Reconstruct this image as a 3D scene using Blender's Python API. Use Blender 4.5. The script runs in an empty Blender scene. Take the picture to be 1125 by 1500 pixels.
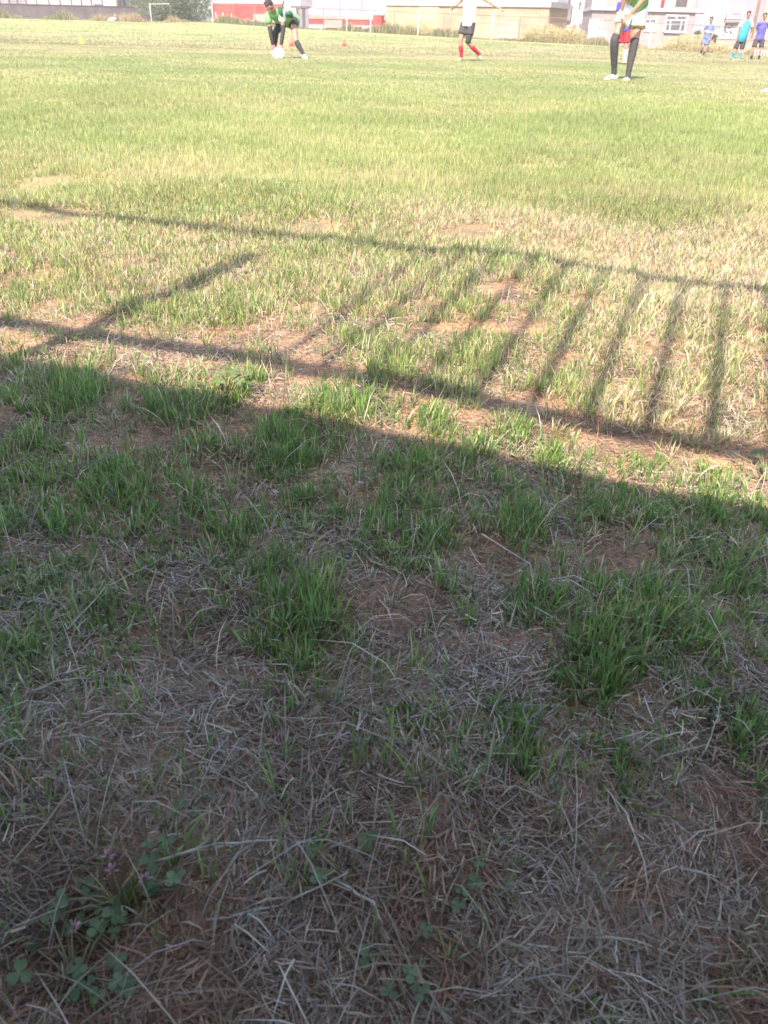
import bpy, math, random
import numpy as np
from mathutils import Vector, Matrix
random.seed(7)
R = math.radians
sc = bpy.context.scene
COL = sc.collection

# ------------------------------------------------------------------ camera
EYE = Vector((0, 0, 0.55)); PITCH = R(32.074); ROLL = R(1.6); FPX = 1125.0
FW = Vector((0, math.cos(PITCH), -math.sin(PITCH)))
_r = Vector((1, 0, 0)); _u = _r.cross(FW)
RT = _r * math.cos(ROLL) + _u * math.sin(ROLL)
UP = -_r * math.sin(ROLL) + _u * math.cos(ROLL)
cam_data = bpy.data.cameras.new('camera')
cam = bpy.data.objects.new('camera', cam_data); COL.objects.link(cam)
cam.matrix_world = Matrix(((RT.x, UP.x, -FW.x, EYE.x), (RT.y, UP.y, -FW.y, EYE.y), (RT.z, UP.z, -FW.z, EYE.z), (0, 0, 0, 1)))
cam_data.sensor_fit = 'VERTICAL'; cam_data.sensor_height = 36; cam_data.sensor_width = 27; cam_data.lens = 27
cam_data.clip_start = 0.02; cam_data.clip_end = 2000
cam_data.dof.use_dof = True; cam_data.dof.focus_distance = 1.3; cam_data.dof.aperture_fstop = 13
sc.camera = cam

# ------------------------------------------------------------------ light
SUN_EL = 48.0; FENCE_ANG = -21.0
SH_DIR = Vector((math.cos(R(69)), math.sin(R(69)), 0))          # the way shadows fall on the grass
world = bpy.data.worlds.new('World'); sc.world = world; world.use_nodes = True
wn = world.node_tree; wn.nodes.clear()
sky = wn.nodes.new('ShaderNodeTexSky'); sky.sky_type = 'NISHITA'; sky.sun_disc = False
sky.sun_elevation = R(SUN_EL); sky.sun_rotation = math.atan2(-SH_DIR.x, -SH_DIR.y)
sky.dust_density = 2.0; sky.air_density = 1.0; sky.ozone_density = 1.0
bg = wn.nodes.new('ShaderNodeBackground'); bg.inputs['Strength'].default_value = 0.15
wo = wn.nodes.new('ShaderNodeOutputWorld')
wn.links.new(sky.outputs[0], bg.inputs[0]); wn.links.new(bg.outputs[0], wo.inputs[0])
sd = bpy.data.lights.new('sun', 'SUN'); sd.energy = 4.1; sd.angle = R(0.53); sd.color = (1.0, 0.90, 0.75)
sun = bpy.data.objects.new('sun', sd); COL.objects.link(sun)
_ld = Vector((SH_DIR.x * math.cos(R(SUN_EL)), SH_DIR.y * math.cos(R(SUN_EL)), -math.sin(R(SUN_EL))))
sun.rotation_euler = _ld.to_track_quat('-Z', 'Y').to_euler(); sun.location = (-3, -8, 8)
vs = sc.view_settings
vs.view_transform = 'Standard'; vs.look = 'None'; vs.exposure = 1.8; vs.gamma = 1.0; vs.use_curve_mapping = False
sc.render.engine = 'CYCLES'
sc.cycles.max_bounces = 4; sc.cycles.diffuse_bounces = 3; sc.cycles.transmission_bounces = 3; sc.cycles.glossy_bounces = 2
sc.cycles.sample_clamp_indirect = 1.5
sc.cycles.use_denoising = True; sc.cycles.denoiser = 'OPENIMAGEDENOISE'; sc.cycles.denoising_input_passes = 'RGB_ALBEDO_NORMAL'; sc.cycles.denoising_prefilter = 'ACCURATE'

# ------------------------------------------------------------------ helpers
def survey(px, py, Y):
    """point at ground distance Y seen along the sight line (px, py) of the photograph"""
    d = FW + RT * ((px - 562.5) / FPX) - UP * ((py - 750.0) / FPX)
    return EYE + d * (Y / d.y)

def hash2(ix, iy, seed):
    h = (ix.astype(np.int64) * 374761393 + iy.astype(np.int64) * 668265263 + seed * 1442695041) & 0xFFFFFFFF
    h = ((h ^ (h >> 13)) * 1274126177) & 0xFFFFFFFF
    h = ((h ^ (h >> 16)) * 2246822519) & 0xFFFFFFFF
    return ((h ^ (h >> 15)) & 0xFFFF) / 65535.0
def vnoise(x, y, seed=0):
    ix = np.floor(x); iy = np.floor(y); fx = x - ix; fy = y - iy
    fx = fx * fx * (3 - 2 * fx); fy = fy * fy * (3 - 2 * fy)
    a = hash2(ix, iy, seed); b = hash2(ix + 1, iy, seed); c = hash2(ix, iy + 1, seed); d = hash2(ix + 1, iy + 1, seed)
    return (a * (1 - fx) + b * fx) * (1 - fy) + (c * (1 - fx) + d * fx) * fy
def fbm(x, y, seed=0, o=3):
    s = 0; a = 1; t = 0
    for k in range(o):
        s = s + a * vnoise(x * 2 ** k, y * 2 ** k, seed + k * 17); t += a; a *= .5
    return s / t
def sstep(a, b, x):
    t = np.clip((x - a) / (b - a), 0, 1); return t * t * (3 - 2 * t)

# back boundary of the field: base of the far fence, left to right
BASE = [survey(222, 33, 93), survey(312, 33.5, 87.5), survey(430, 42, 81), survey(543, 48, 76), survey(650, 54.5, 72), survey(762, 61, 68.5), survey(880, 67, 65.5), survey(957, 73, 63.5), survey(1075, 80, 61)]
_bx = np.array([p.x for p in BASE]); _bz = np.array([p.z for p in BASE]); _by = np.array([p.y for p in BASE])
def height(x, y):
    x = np.asarray(x, float); y = np.asarray(y, float)
    r2 = np.sqrt(x * x + y * y)
    near = np.exp(-np.maximum(r2 - 3, 0) / 6.0)
    z = (fbm(x / .32, y / .32, 3) - .5) * .03 * near + (fbm(x / .8 + 5, y / .8, 9, 2) - .5) * .085 * near * (.4 + .6 * sstep(1.1, 1.9, y))
    z = z - .028 * np.exp(-(((x + .215) / .05) ** 2 + ((y - .30) / .07) ** 2))      # hollow by the clover
    z = z + .02 * np.exp(-(((x + .33) / .07) ** 2 + ((y - .36) / .1) ** 2))
    fy = np.interp(x, _bx, _by); fz = np.interp(x, _bx, _bz)
    z = z + fz * sstep(0.36, 1.0, y / fy)
    return z
def hz(x, y): return float(height(np.array([x]), np.array([y]))[0])

def link(o, parent=None):
    COL.objects.link(o)
    if parent is not None: o.parent = parent
    return o
def tag(o, label=None, cat=None, group=None, kind=None):
    if label: o['label'] = label
    if cat: o['category'] = cat
    if group: o['group'] = group
    if kind: o['kind'] = kind
    return o
def empty(name, loc, label, cat, group=None):
    o = bpy.data.objects.new(name, None); o.location = loc; o.empty_display_size = .1; link(o)
    return tag(o, label, cat, group)

class MB:
    def __init__(s): s.v = []; s.f = []
    def add(s, vs, fs):
        n = len(s.v); s.v += [tuple(v) for v in vs]; s.f += [tuple(i + n for i in f) for f in fs]; return s
    def box(s, o, ax, ay, az):
        o = Vector(o); ax = Vector(ax); ay = Vector(ay); az = Vector(az)
        p = [o, o + ax, o + ax + ay, o + ay]; p += [q + az for q in p]
        return s.add(p, [(0, 3, 2, 1), (4, 5, 6, 7), (0, 1, 5, 4), (1, 2, 6, 5), (2, 3, 7, 6), (3, 0, 4, 7)])
    def tube(s, pts, ra, rb=None, axis=None, n=12, cap=True, ck=.55):
        pts = [Vector(p) for p in pts]; m = len(pts)
        if not hasattr(ra, '__len__'): ra = [ra] * m
        if rb is None: rb = ra
        if not hasattr(rb, '__len__'): rb = [rb] * m
        ra = list(ra); rb = list(rb)
        if cap:
            t0 = (pts[0] - pts[1]).normalized(); t1 = (pts[-1] - pts[-2]).normalized()
            r0 = min(ra[0], rb[0]); r1 = min(ra[-1], rb[-1])
            pts = [pts[0] + t0 * r0 * ck] + pts + [pts[-1] + t1 * r1 * ck]
            e_ = .55 if ck > .3 else .9
            ra = [ra[0] * e_] + ra + [ra[-1] * e_]; rb = [rb[0] * e_] + rb + [rb[-1] * e_]; m += 2
        ax = Vector(axis) if axis is not None else None
        V = []; prev = None
        for i in range(m):
            t = (pts[min(i + 1, m - 1)] - pts[max(i - 1, 0)]).normalized()
            a = ax if ax is not None else (prev if prev is not None else (Vector((1, 0, 0)) if abs(t.x) < .8 else Vector((0, 1, 0))))
            a = (a - t * a.dot(t))
            if a.length < 1e-4: a = t.orthogonal()
            a.normalize(); prev = a; b = t.cross(a)
            for k in range(n):
                q = 2 * math.pi * k / n
                V.append(pts[i] + a * (ra[i] * math.cos(q)) + b * (rb[i] * math.sin(q)))
        F = [(i * n + k, i * n + (k + 1) % n, (i + 1) * n + (k + 1) % n, (i + 1) * n + k) for i in range(m - 1) for k in range(n)]
        F.append(tuple(range(n - 1, -1, -1))); F.append(tuple((m - 1) * n + k for k in range(n)))
        return s.add(V, F)
    def ball(s, c, ax, ay, az, n=14, m=9):
        c = Vector(c); ax = Vector(ax); ay = Vector(ay); az = Vector(az); V = [c + az]
        for i in range(1, m):
            t = math.pi * i / m
            for k in range(n):
                q = 2 * math.pi * k / n
                V.append(c + az * math.cos(t) + (ax * math.cos(q) + ay * math.sin(q)) * math.sin(t))
        V.append(c - az); L = len(V) - 1
        F = [(0, 1 + k, 1 + (k + 1) % n) for k in range(n)]
        for i in range(m - 2):
            F += [(1 + i * n + k, 1 + (i + 1) * n + k, 1 + (i + 1) * n + (k + 1) % n, 1 + i * n + (k + 1) % n) for k in range(n)]
        F += [(1 + (m - 2) * n + k, L, 1 + (m - 2) * n + (k + 1) % n) for k in range(n)]
        return s.add(V, F)
    def build(s, name, mat, parent=None, smooth=False, origin=None):
        me = bpy.data.meshes.new(name)
        o3 = Vector(origin) if origin is not None else (parent_origin(parent) if parent is not None else Vector((0, 0, 0)))
        me.from_pydata([tuple(Vector(v) - o3) for v in s.v], [], s.f)
        me.materials.append(mat)
        if smooth: me.polygons.foreach_set('use_smooth', [True] * len(me.polygons))
        me.update()
        o = bpy.data.objects.new(name, me); link(o, parent)
        if origin is not None and parent is None: o.location = o3
        return o
def parent_origin(p):
    v = Vector((0, 0, 0))
    while p is not None: v += p.location; p = p.parent
    return v
def remesh(o, vox, it=4, fac=.5):
    m = o.modifiers.new('remesh', 'REMESH'); m.mode = 'VOXEL'; m.voxel_size = vox; m.use_smooth_shade = True
    k = o.modifiers.new('smooth', 'SMOOTH'); k.factor = fac; k.iterations = it
    return o

# ------------------------------------------------------------------ materials
def nodes(name):
    m = bpy.data.materials.new(name); m.use_nodes = True; nt = m.node_tree
    return m, nt, nt.nodes['Principled BSDF']
def mat(name, c, rough=.75, var=.12, scale=8.0, c2=None, bump=0.0, spec=.3, detail=4):
    m, nt, b = nodes(name)
    tc = nt.nodes.new('ShaderNodeTexCoord'); n = nt.nodes.new('ShaderNodeTexNoise')
    n.inputs['Scale'].default_value = scale; n.inputs['Detail'].default_value = detail
    nt.links.new(tc.outputs['Object'], n.inputs['Vector'])
    r = nt.nodes.new('ShaderNodeValToRGB')
    c2 = c2 or tuple(min(1, x * (1 + var)) for x in c); c1 = tuple(x * (1 - var) for x in c)
    r.color_ramp.elements[0].position = .3; r.color_ramp.elements[1].position = .7
    r.color_ramp.elements[0].color = (*c1, 1); r.color_ramp.elements[1].color = (*c2, 1)
    nt.links.new(n.outputs['Fac'], r.inputs[0]); nt.links.new(r.outputs[0], b.inputs['Base Color'])
    b.inputs['Roughness'].default_value = rough; b.inputs['Specular IOR Level'].default_value = spec
    if bump:
        bp = nt.nodes.new('ShaderNodeBump'); bp.inputs['Strength'].default_value = bump; bp.inputs['Distance'].default_value = .02
        nt.links.new(n.outputs['Fac'], bp.inputs['Height']); nt.links.new(bp.outputs[0], b.inputs['Normal'])
    return m
def brick_mat(name, c1, c2, mortar, scale=1.0, ang=0.0):
    m, nt, b = nodes(name)
    tc = nt.nodes.new('ShaderNodeTexCoord'); mp = nt.nodes.new('ShaderNodeMapping')
    sx = nt.nodes.new('ShaderNodeSeparateXYZ'); cb = nt.nodes.new('ShaderNodeCombineXYZ'); ad = nt.nodes.new('ShaderNodeMath'); ad.operation = 'ADD'
    nt.links.new(tc.outputs['Object'], mp.inputs[0]); mp.inputs['Rotation'].default_value = (0, 0, ang)
    nt.links.new(mp.outputs[0], sx.inputs[0]); nt.links.new(sx.outputs[0], ad.inputs[0]); nt.links.new(sx.outputs[1], ad.inputs[1])
    nt.links.new(ad.outputs[0], cb.inputs[0]); nt.links.new(sx.outputs[2], cb.inputs[1])
    br = nt.nodes.new('ShaderNodeTexBrick'); br.inputs['Scale'].default_value = scale
    br.inputs['Brick Width'].default_value = .24; br.inputs['Row Height'].default_value = .085; br.inputs['Mortar Size'].default_value = .012
    br.inputs['Color1'].default_value = (*c1, 1); br.inputs['Color2'].default_value = (*c2, 1); br.inputs['Mortar'].default_value = (*mortar, 1)
    nt.links.new(cb.outputs[0], br.inputs['Vector'])
    n = nt.nodes.new('ShaderNodeTexNoise'); n.inputs['Scale'].default_value = .7; n.inputs['Detail'].default_value = 5
    nt.links.new(tc.outputs['Object'], n.inputs['Vector'])
    mx = nt.nodes.new('ShaderNodeMixRGB'); mx.blend_type = 'OVERLAY'; mx.inputs[0].default_value = .45
    nt.links.new(br.outputs['Color'], mx.inputs[1]); nt.links.new(n.outputs['Fac'], mx.inputs[2])
    nt.links.new(mx.outputs[0], b.inputs['Base Color']); b.inputs['Roughness'].default_value = .9
    bp = nt.nodes.new('ShaderNodeBump'); bp.inputs['Strength'].default_value = .5; bp.inputs['Distance'].default_value = .01
    nt.links.new(br.outputs['Fac'], bp.inputs['Height']); bp.invert = True; nt.links.new(bp.outputs[0], b.inputs['Normal'])
    return m
def blade_mat(name, trans=.55, rough=.55):
    m, nt, b = nodes(name)
    a = nt.nodes.new('ShaderNodeAttribute'); a.attribute_name = 'Col'
    n = nt.nodes.new('ShaderNodeTexNoise'); n.inputs['Scale'].default_value = 220; n.inputs['Detail'].default_value = 2
    tc = nt.nodes.new('ShaderNodeTexCoord'); nt.links.new(tc.outputs['Object'], n.inputs['Vector'])
    mr = nt.nodes.new('ShaderNodeMapRange'); mr.inputs['To Min'].default_value = .75; mr.inputs['To Max'].default_value = 1.25
    nt.links.new(n.outputs['Fac'], mr.inputs[0])
    mu = nt.nodes.new('ShaderNodeVectorMath'); mu.operation = 'SCALE'
    nt.links.new(a.outputs['Color'], mu.inputs[0]); nt.links.new(mr.outputs[0], mu.inputs['Scale'])
    nt.links.new(mu.outputs[0], b.inputs['Base Color'])
    b.inputs['Roughness'].default_value = rough; b.inputs['Specular IOR Level'].default_value = .25
    t = nt.nodes.new('ShaderNodeBsdfTranslucent'); nt.links.new(mu.outputs[0], t.inputs[0])
    mx = nt.nodes.new('ShaderNodeMixShader'); mx.inputs[0].default_value = trans
    out = nt.nodes['Material Output']
    nt.links.new(b.outputs[0], mx.inputs[1]); nt.links.new(t.outputs[0], mx.inputs[2]); nt.links.new(mx.outputs[0], out.inputs[0])
    return m
def soil_mat():
    m, nt, b = nodes('soil')
    tc = nt.nodes.new('ShaderNodeTexCoord')
    def noise(s, d=5):
        n = nt.nodes.new('ShaderNodeTexNoise'); n.inputs['Scale'].default_value = s; n.inputs['Detail'].default_value = d
        nt.links.new(tc.outputs['Object'], n.inputs['Vector']); return n
    n1 = noise(7); n2 = noise(160, 6); n3 = noise(.35, 6)
    r = nt.nodes.new('ShaderNodeValToRGB'); e = r.color_ramp.elements
    e[0].position = .32; e[0].color = (.12, .10, .085, 1); e[1].position = .66; e[1].color = (.56, .335, .20, 1)
    nt.links.new(n1.outputs['Fac'], r.inputs[0])
    r2 = nt.nodes.new('ShaderNodeValToRGB'); e = r2.color_ramp.elements
    e[0].position = .3; e[0].color = (.45, .45, .45, 1); e[1].position = .7; e[1].color = (1.15, 1.1, 1.05, 1)
    nt.links.new(n2.outputs['Fac'], r2.inputs[0])
    mx = nt.nodes.new('ShaderNodeMixRGB'); mx.blend_type = 'MULTIPLY'; mx.inputs[0].default_value = 1
    nt.links.new(r.outputs[0], mx.inputs[1]); nt.links.new(r2.outputs[0], mx.inputs[2])
    # beyond a few metres short turf covers the soil
    r3 = nt.nodes.new('ShaderNodeValToRGB'); e = r3.color_ramp.elements
    e[0].position = .38; e[0].color = (.17, .21, .08, 1); e[1].position = .62; e[1].color = (.33, .29, .16, 1)
    nt.links.new(n3.outputs['Fac'], r3.inputs[0])
    sx = nt.nodes.new('ShaderNodeSeparateXYZ'); nt.links.new(tc.outputs['Object'], sx.inputs[0])
    mr = nt.nodes.new('ShaderNodeMapRange'); mr.inputs['From Min'].default_value = 1.8; mr.inputs['From Max'].default_value = 4.5
    nt.links.new(sx.outputs[1], mr.inputs[0])
    m2 = nt.nodes.new('ShaderNodeMixRGB'); nt.links.new(mr.outputs[0], m2.inputs[0])
    nt.links.new(mx.outputs[0], m2.inputs[1]); nt.links.new(r3.outputs[0], m2.inputs[2])
    nt.links.new(m2.outputs[0], b.inputs['Base Color']); b.inputs['Roughness'].default_value = .95; b.inputs['Specular IOR Level'].default_value = .15
    bp = nt.nodes.new('ShaderNodeBump'); bp.inputs['Strength'].default_value = 1.0; bp.inputs['Distance'].default_value = .012
    nt.links.new(n2.outputs['Fac'], bp.inputs['Height']); nt.links.new(bp.outputs[0], b.inputs['Normal'])
    return m
M = dict(
    soil=soil_mat(), blade=blade_mat('grass_blades'), straw=blade_mat('dry_straw', .12, .75),
    skin=mat('skin', (.27, .155, .115), .6, .1, 12), hair=mat('dark_hair', (.03, .024, .022), .6, .3, 60),
    eye=mat('eye_dark', (.03, .02, .02), .3), lip=mat('lip', (.36, .14, .12), .5),
    green=mat('green_shirt', (.085, .23, .08), .8, .25, 5, (.19, .38, .17)), dgreen=mat('dark_green_panel', (.03, .085, .05), .8),
    white=mat('white_fabric', (.6, .59, .59), .8, .06, 9), black=mat('faded_black_fabric', (.036, .031, .034), .85, .25, 40),
    dgrey=mat('charcoal_fabric', (.044, .039, .044), .85, .2, 20), red=mat('red_fabric', (.32, .022, .032), .8, .15, 14),
    lime=mat('lime_shoe', (.17, .27, .15), .5, .1, 30), yellow=mat('yellow_fabric', (.28, .23, .07), .8, .1, 9), pale_yellow=mat('pale_yellow_fabric', (.28, .28, .15), .8, .1, 9),
    blue=mat('blue_shirt', (.04, .042, .24), .8, .2, 9), lblue=mat('light_blue_kit', (.095, .12, .25), .8, .2, 12), cyan=mat('cyan_bib', (.036, .21, .30), .8, .12, 9),
    purple=mat('violet_blue_shirt', (.07, .06, .24), .8, .2, 14), cyan_sock=mat('cyan_sock', (.07, .24, .34), .85), sole=mat('shoe_sole', (.35, .34, .33), .8),
    ball_white=mat('ball_white', (.8, .78, .8), .4, .05, 20), ball_grey=mat('ball_panel_grey', (.42, .38, .45), .4),
    glove=mat('pink_glove', (.34, .12, .13), .7), cone_y=mat('yellow_plastic', (.75, .78, .08), .5), cone_r=mat('red_plastic', (.8, .09, .08), .5),
)

# ------------------------------------------------------------------ ground
def build_ground():
    ys = np.concatenate([-np.linspace(25, .5, 14), np.linspace(0, 3.2, 130), 3.2 * np.exp(np.linspace(0, math.log(300 / 3.2), 150))[1:]])
    us = np.linspace(-1, 1, 151); us = np.sign(us) * np.abs(us) ** 1.25
    W = 1.7 + 1.3 * np.maximum(ys, 0) + np.where(ys < 0, 20, 0) * np.minimum(1, -ys / 4)
    X = W[:, None] * us[None, :]; Y = np.repeat(ys[:, None], len(us), 1); Z = height(X, Y)
    n, k = X.shape
    V = np.stack([X, Y, Z], -1).reshape(-1, 3)
    i = np.arange(n - 1)[:, None] * k + np.arange(k - 1)[None, :]
    F = np.stack([i, i + 1, i + k + 1, i + k], -1).reshape(-1, 4)
    o = np_mesh('ground', V, F, None, M['soil'], True); tag(o, kind='structure')
def np_mesh(name, V, F, C, material, smooth=False, parent=None):
    """V (n,3), F (m,3|4), C (n,3) point colours"""
    me = bpy.data.meshes.new(name); k = F.shape[1]
    me.vertices.add(len(V)); me.vertices.foreach_set('co', V.astype(np.float32).ravel())
    me.loops.add(F.size); me.loops.foreach_set('vertex_index', F.astype(np.int32).ravel())
    me.polygons.add(len(F)); me.polygons.foreach_set('loop_start', np.arange(0, F.size, k, dtype=np.int32))
    if smooth: me.polygons.foreach_set('use_smooth', np.ones(len(F), bool))
    me.materials.append(material); me.update(calc_edges=True)
    if C is not None:
        a = me.attributes.new('Col', 'FLOAT_COLOR', 'POINT')
        a.data.foreach_set('color', np.concatenate([C, np.ones((len(C), 1))], 1).astype(np.float32).ravel())
    o = bpy.data.objects.new(name, me); link(o, parent); return o
build_ground()

# ------------------------------------------------------------------ turf
rng = np.random.default_rng(11)
# tufts: x, y, half width, half depth, blade height in cm
TUFT = np.array([(-0.52, 1.17, 0.08, 0.1, 7), (-0.34, 1.15, 0.07, 0.08, 7), (-0.52, 1.01, 0.06, 0.08, 6), (-0.14, 1.03, 0.07, 0.11, 7), (0.04, 0.93, 0.09, 0.11, 6), (0.13, 1.02, 0.04, 0.06, 7), (0.07, 0.82, 0.03, 0.08, 6), (0.02, 0.75, 0.06, 0.04, 4), (0.18, 0.84, 0.04, 0.07, 7), (0.31, 0.9, 0.09, 0.07, 6), (0.45, 0.89, 0.08, 0.07, 6), (0.4, 0.75, 0.05, 0.06, 6), (0.2, 0.69, 0.09, 0.05, 7), (0.25, 0.61, 0.06, 0.07, 8), (0.23, 0.56, 0.03, 0.04, 8), (0.33, 0.63, 0.04, 0.07, 6), (0.14, 0.7, 0.03, 0.04, 5), (-0.09, 0.63, 0.05, 0.1, 8), (-0.08, 0.57, 0.03, 0.04, 7), (-0.13, 0.73, 0.02, 0.06, 6), (-0.19, 0.81, 0.05, 0.07, 6), (-0.36, 0.9, 0.06, 0.09, 6), (-0.4, 0.83, 0.06, 0.07, 6), (-0.49, 0.88, 0.04, 0.07, 6), (-0.32, 0.84, 0.03, 0.07, 6), (0.03, 0.6, 0.02, 0.04, 5), (0.21, 0.45, 0.02, 0.04, 6), (0.34, 0.48, 0.02, 0.07, 5), (0.01, 0.5, 0.04, 0.03, 4), (0.13, 0.49, 0.03, 0.04, 5), (-0.28, 0.63, 0.03, 0.07, 5), (-0.27, 0.56, 0.03, 0.04, 4), (-0.09, 0.89, 0.06, 0.08, 5), (-0.26, 0.74, 0.05, 0.06, 4), (-0.39, 0.69, 0.05, 0.08, 4), (0.3, 0.56, 0.04, 0.06, 4), (0.19, 0.55, 0.03, 0.04, 5), (-0.27, 1.23, 0.05, 0.09, 6), (-0.08, 1.17, 0.05, 0.07, 7), (0.09, 1.12, 0.04, 0.07, 7), (0.2, 1.12, 0.03, 0.05, 6), (0.25, 1.03, 0.03, 0.05, 7), (0.4, 1.04, 0.05, 0.04, 4), (0.5, 1.02, 0.04, 0.03, 3),
    (.17, .66, .06, .05, 6), (.29, .67, .05, .06, 6), (.24, .70, .06, .05, 6), (-.8, 1.0, .12, .12, 6), (-.9, 1.25, .12, .12, 6), (.75, .85, .1, .1, 6), (.62, .7, .08, .08, 6), (-.7, .8, .08, .1, 5), (.8, 1.1, .1, .1, 5), (.55, .55, .06, .08, 5), (-.55, .6, .07, .07, 4)])
# patches of bare reddish soil: x, y, half width, half depth
BARE = np.array([(-.74, 1.47, .09, .08), (-.39, 1.30, .13, .06), (.03, 1.21, .12, .06), (.28, 1.86, .09, .12), (.27, 1.62, .09, .07), (.1, 1.6, .08, .05), (-.25, 2.6, .10, .12), (-1.42, 3.34, .12, .15), (.8, 1.59, .05, .06), (-.16, 1.33, .1, .05), (.55, 1.06, .1, .05), (.39, 1.12, .12, .05), (-1.15, 2.75, .2, .14), (.25, 2.55, .12, .1), (-.65, 1.62, .06, .07), (-.2, 1.5, .08, .05)])
def tuft_field(x, y):
    """soft presence of tufts and the blade height they carry (m)"""
    best = np.zeros_like(x); h = np.full_like(x, .035)
    wob = (fbm(x / .05, y / .05, 41) - .5) * .9
    for tx, ty, a, b, hh in TUFT:
        q = np.sqrt(((x - tx) / a) ** 2 + ((y - ty) / b) ** 2)
        s = 1 - sstep(.5, 1.4, q + wob * 1.3)
        m = s > best; best = np.where(m, s, best); h = np.where(m, hh * .01, h)
    gap = gap_field(x, y, wob)
    best = best * (1 - gap)
    return best, h
def gap_field(x, y, wob):
    gap = np.zeros_like(x)
    for gx, gy, a, b in ((.27, .775, .075, .045), (.04, .63, .085, .075), (.13, .60, .05, .06), (-.02, .70, .04, .05), (-.22, .67, .06, .05), (-.24, .97, .07, .05), (-.4, 1.06, .1, .04), (.22, .97, .05, .05), (.11, .74, .04, .05)):
        gap = np.maximum(gap, 1 - sstep(.5, 1.2, np.sqrt(((x - gx) / a) ** 2 + ((y - gy) / b) ** 2) + wob))
    return gap
def bare_field(x, y):
    best = np.zeros_like(x); wob = (fbm(x / .06, y / .06, 77) - .5)
    for tx, ty, a, b in BARE:
        q = np.sqrt(((x - tx) / a) ** 2 + ((y - ty) / b) ** 2)
        best = np.maximum(best, 1 - sstep(.6, 1.15, q + wob * .9))
    return best
def vdist(x, y): return x * math.cos(R(69)) + y * math.sin(R(69))     # distance out from the boundary wall
def blob(x, y, cx, cy, a, b): return np.exp(-(((x - cx) / a) ** 2 + ((y - cy) / b) ** 2))
def greenness(x, y):
    """share of living blades"""
    v = vdist(x, y)
    g = .57 + (fbm(x / .5, y / .5, 5) - .5) * 1.0 + (fbm(x / 2.5, y / 2.5, 6) - .5) * .75
    nearsun = sstep(1.0, 1.2, v) * (1 - sstep(2.2, 2.9, v))
    g = g - nearsun * (-.10 + .58 * sstep(.05, .6, x - .25 * (v - 1.6)))
    g = g - .5 * blob(x, y, .75, 2.45, .6, .35) - .3 * blob(x, y, .3, 2.75, .5, .3) - .45 * blob(x, y, 1.5, 2.7, .5, .5)
    g = g + .13 * sstep(3.2, 5.5, y) + .12 * sstep(8, 14, y) * (1 - sstep(.15, .4, x / np.maximum(y, 1)))
    # worn strip across the field behind the players, green again beyond it
    yy = y - .12 * x
    g = g - .85 * sstep(19.5, 22.0, yy) * (1 - sstep(40, 48, yy))
    # trampled ground at the right
    g = g - .6 * sstep(.22, .36, x / np.maximum(y, 1) + (fbm(x / 3, y / 3, 8) - .5) * .25) * sstep(10, 14, y)
    g = g + .35 * blob(x, y, 1.6, 5.2, 1.6, 1.5)
    return np.clip(g, .03, .97)

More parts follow.
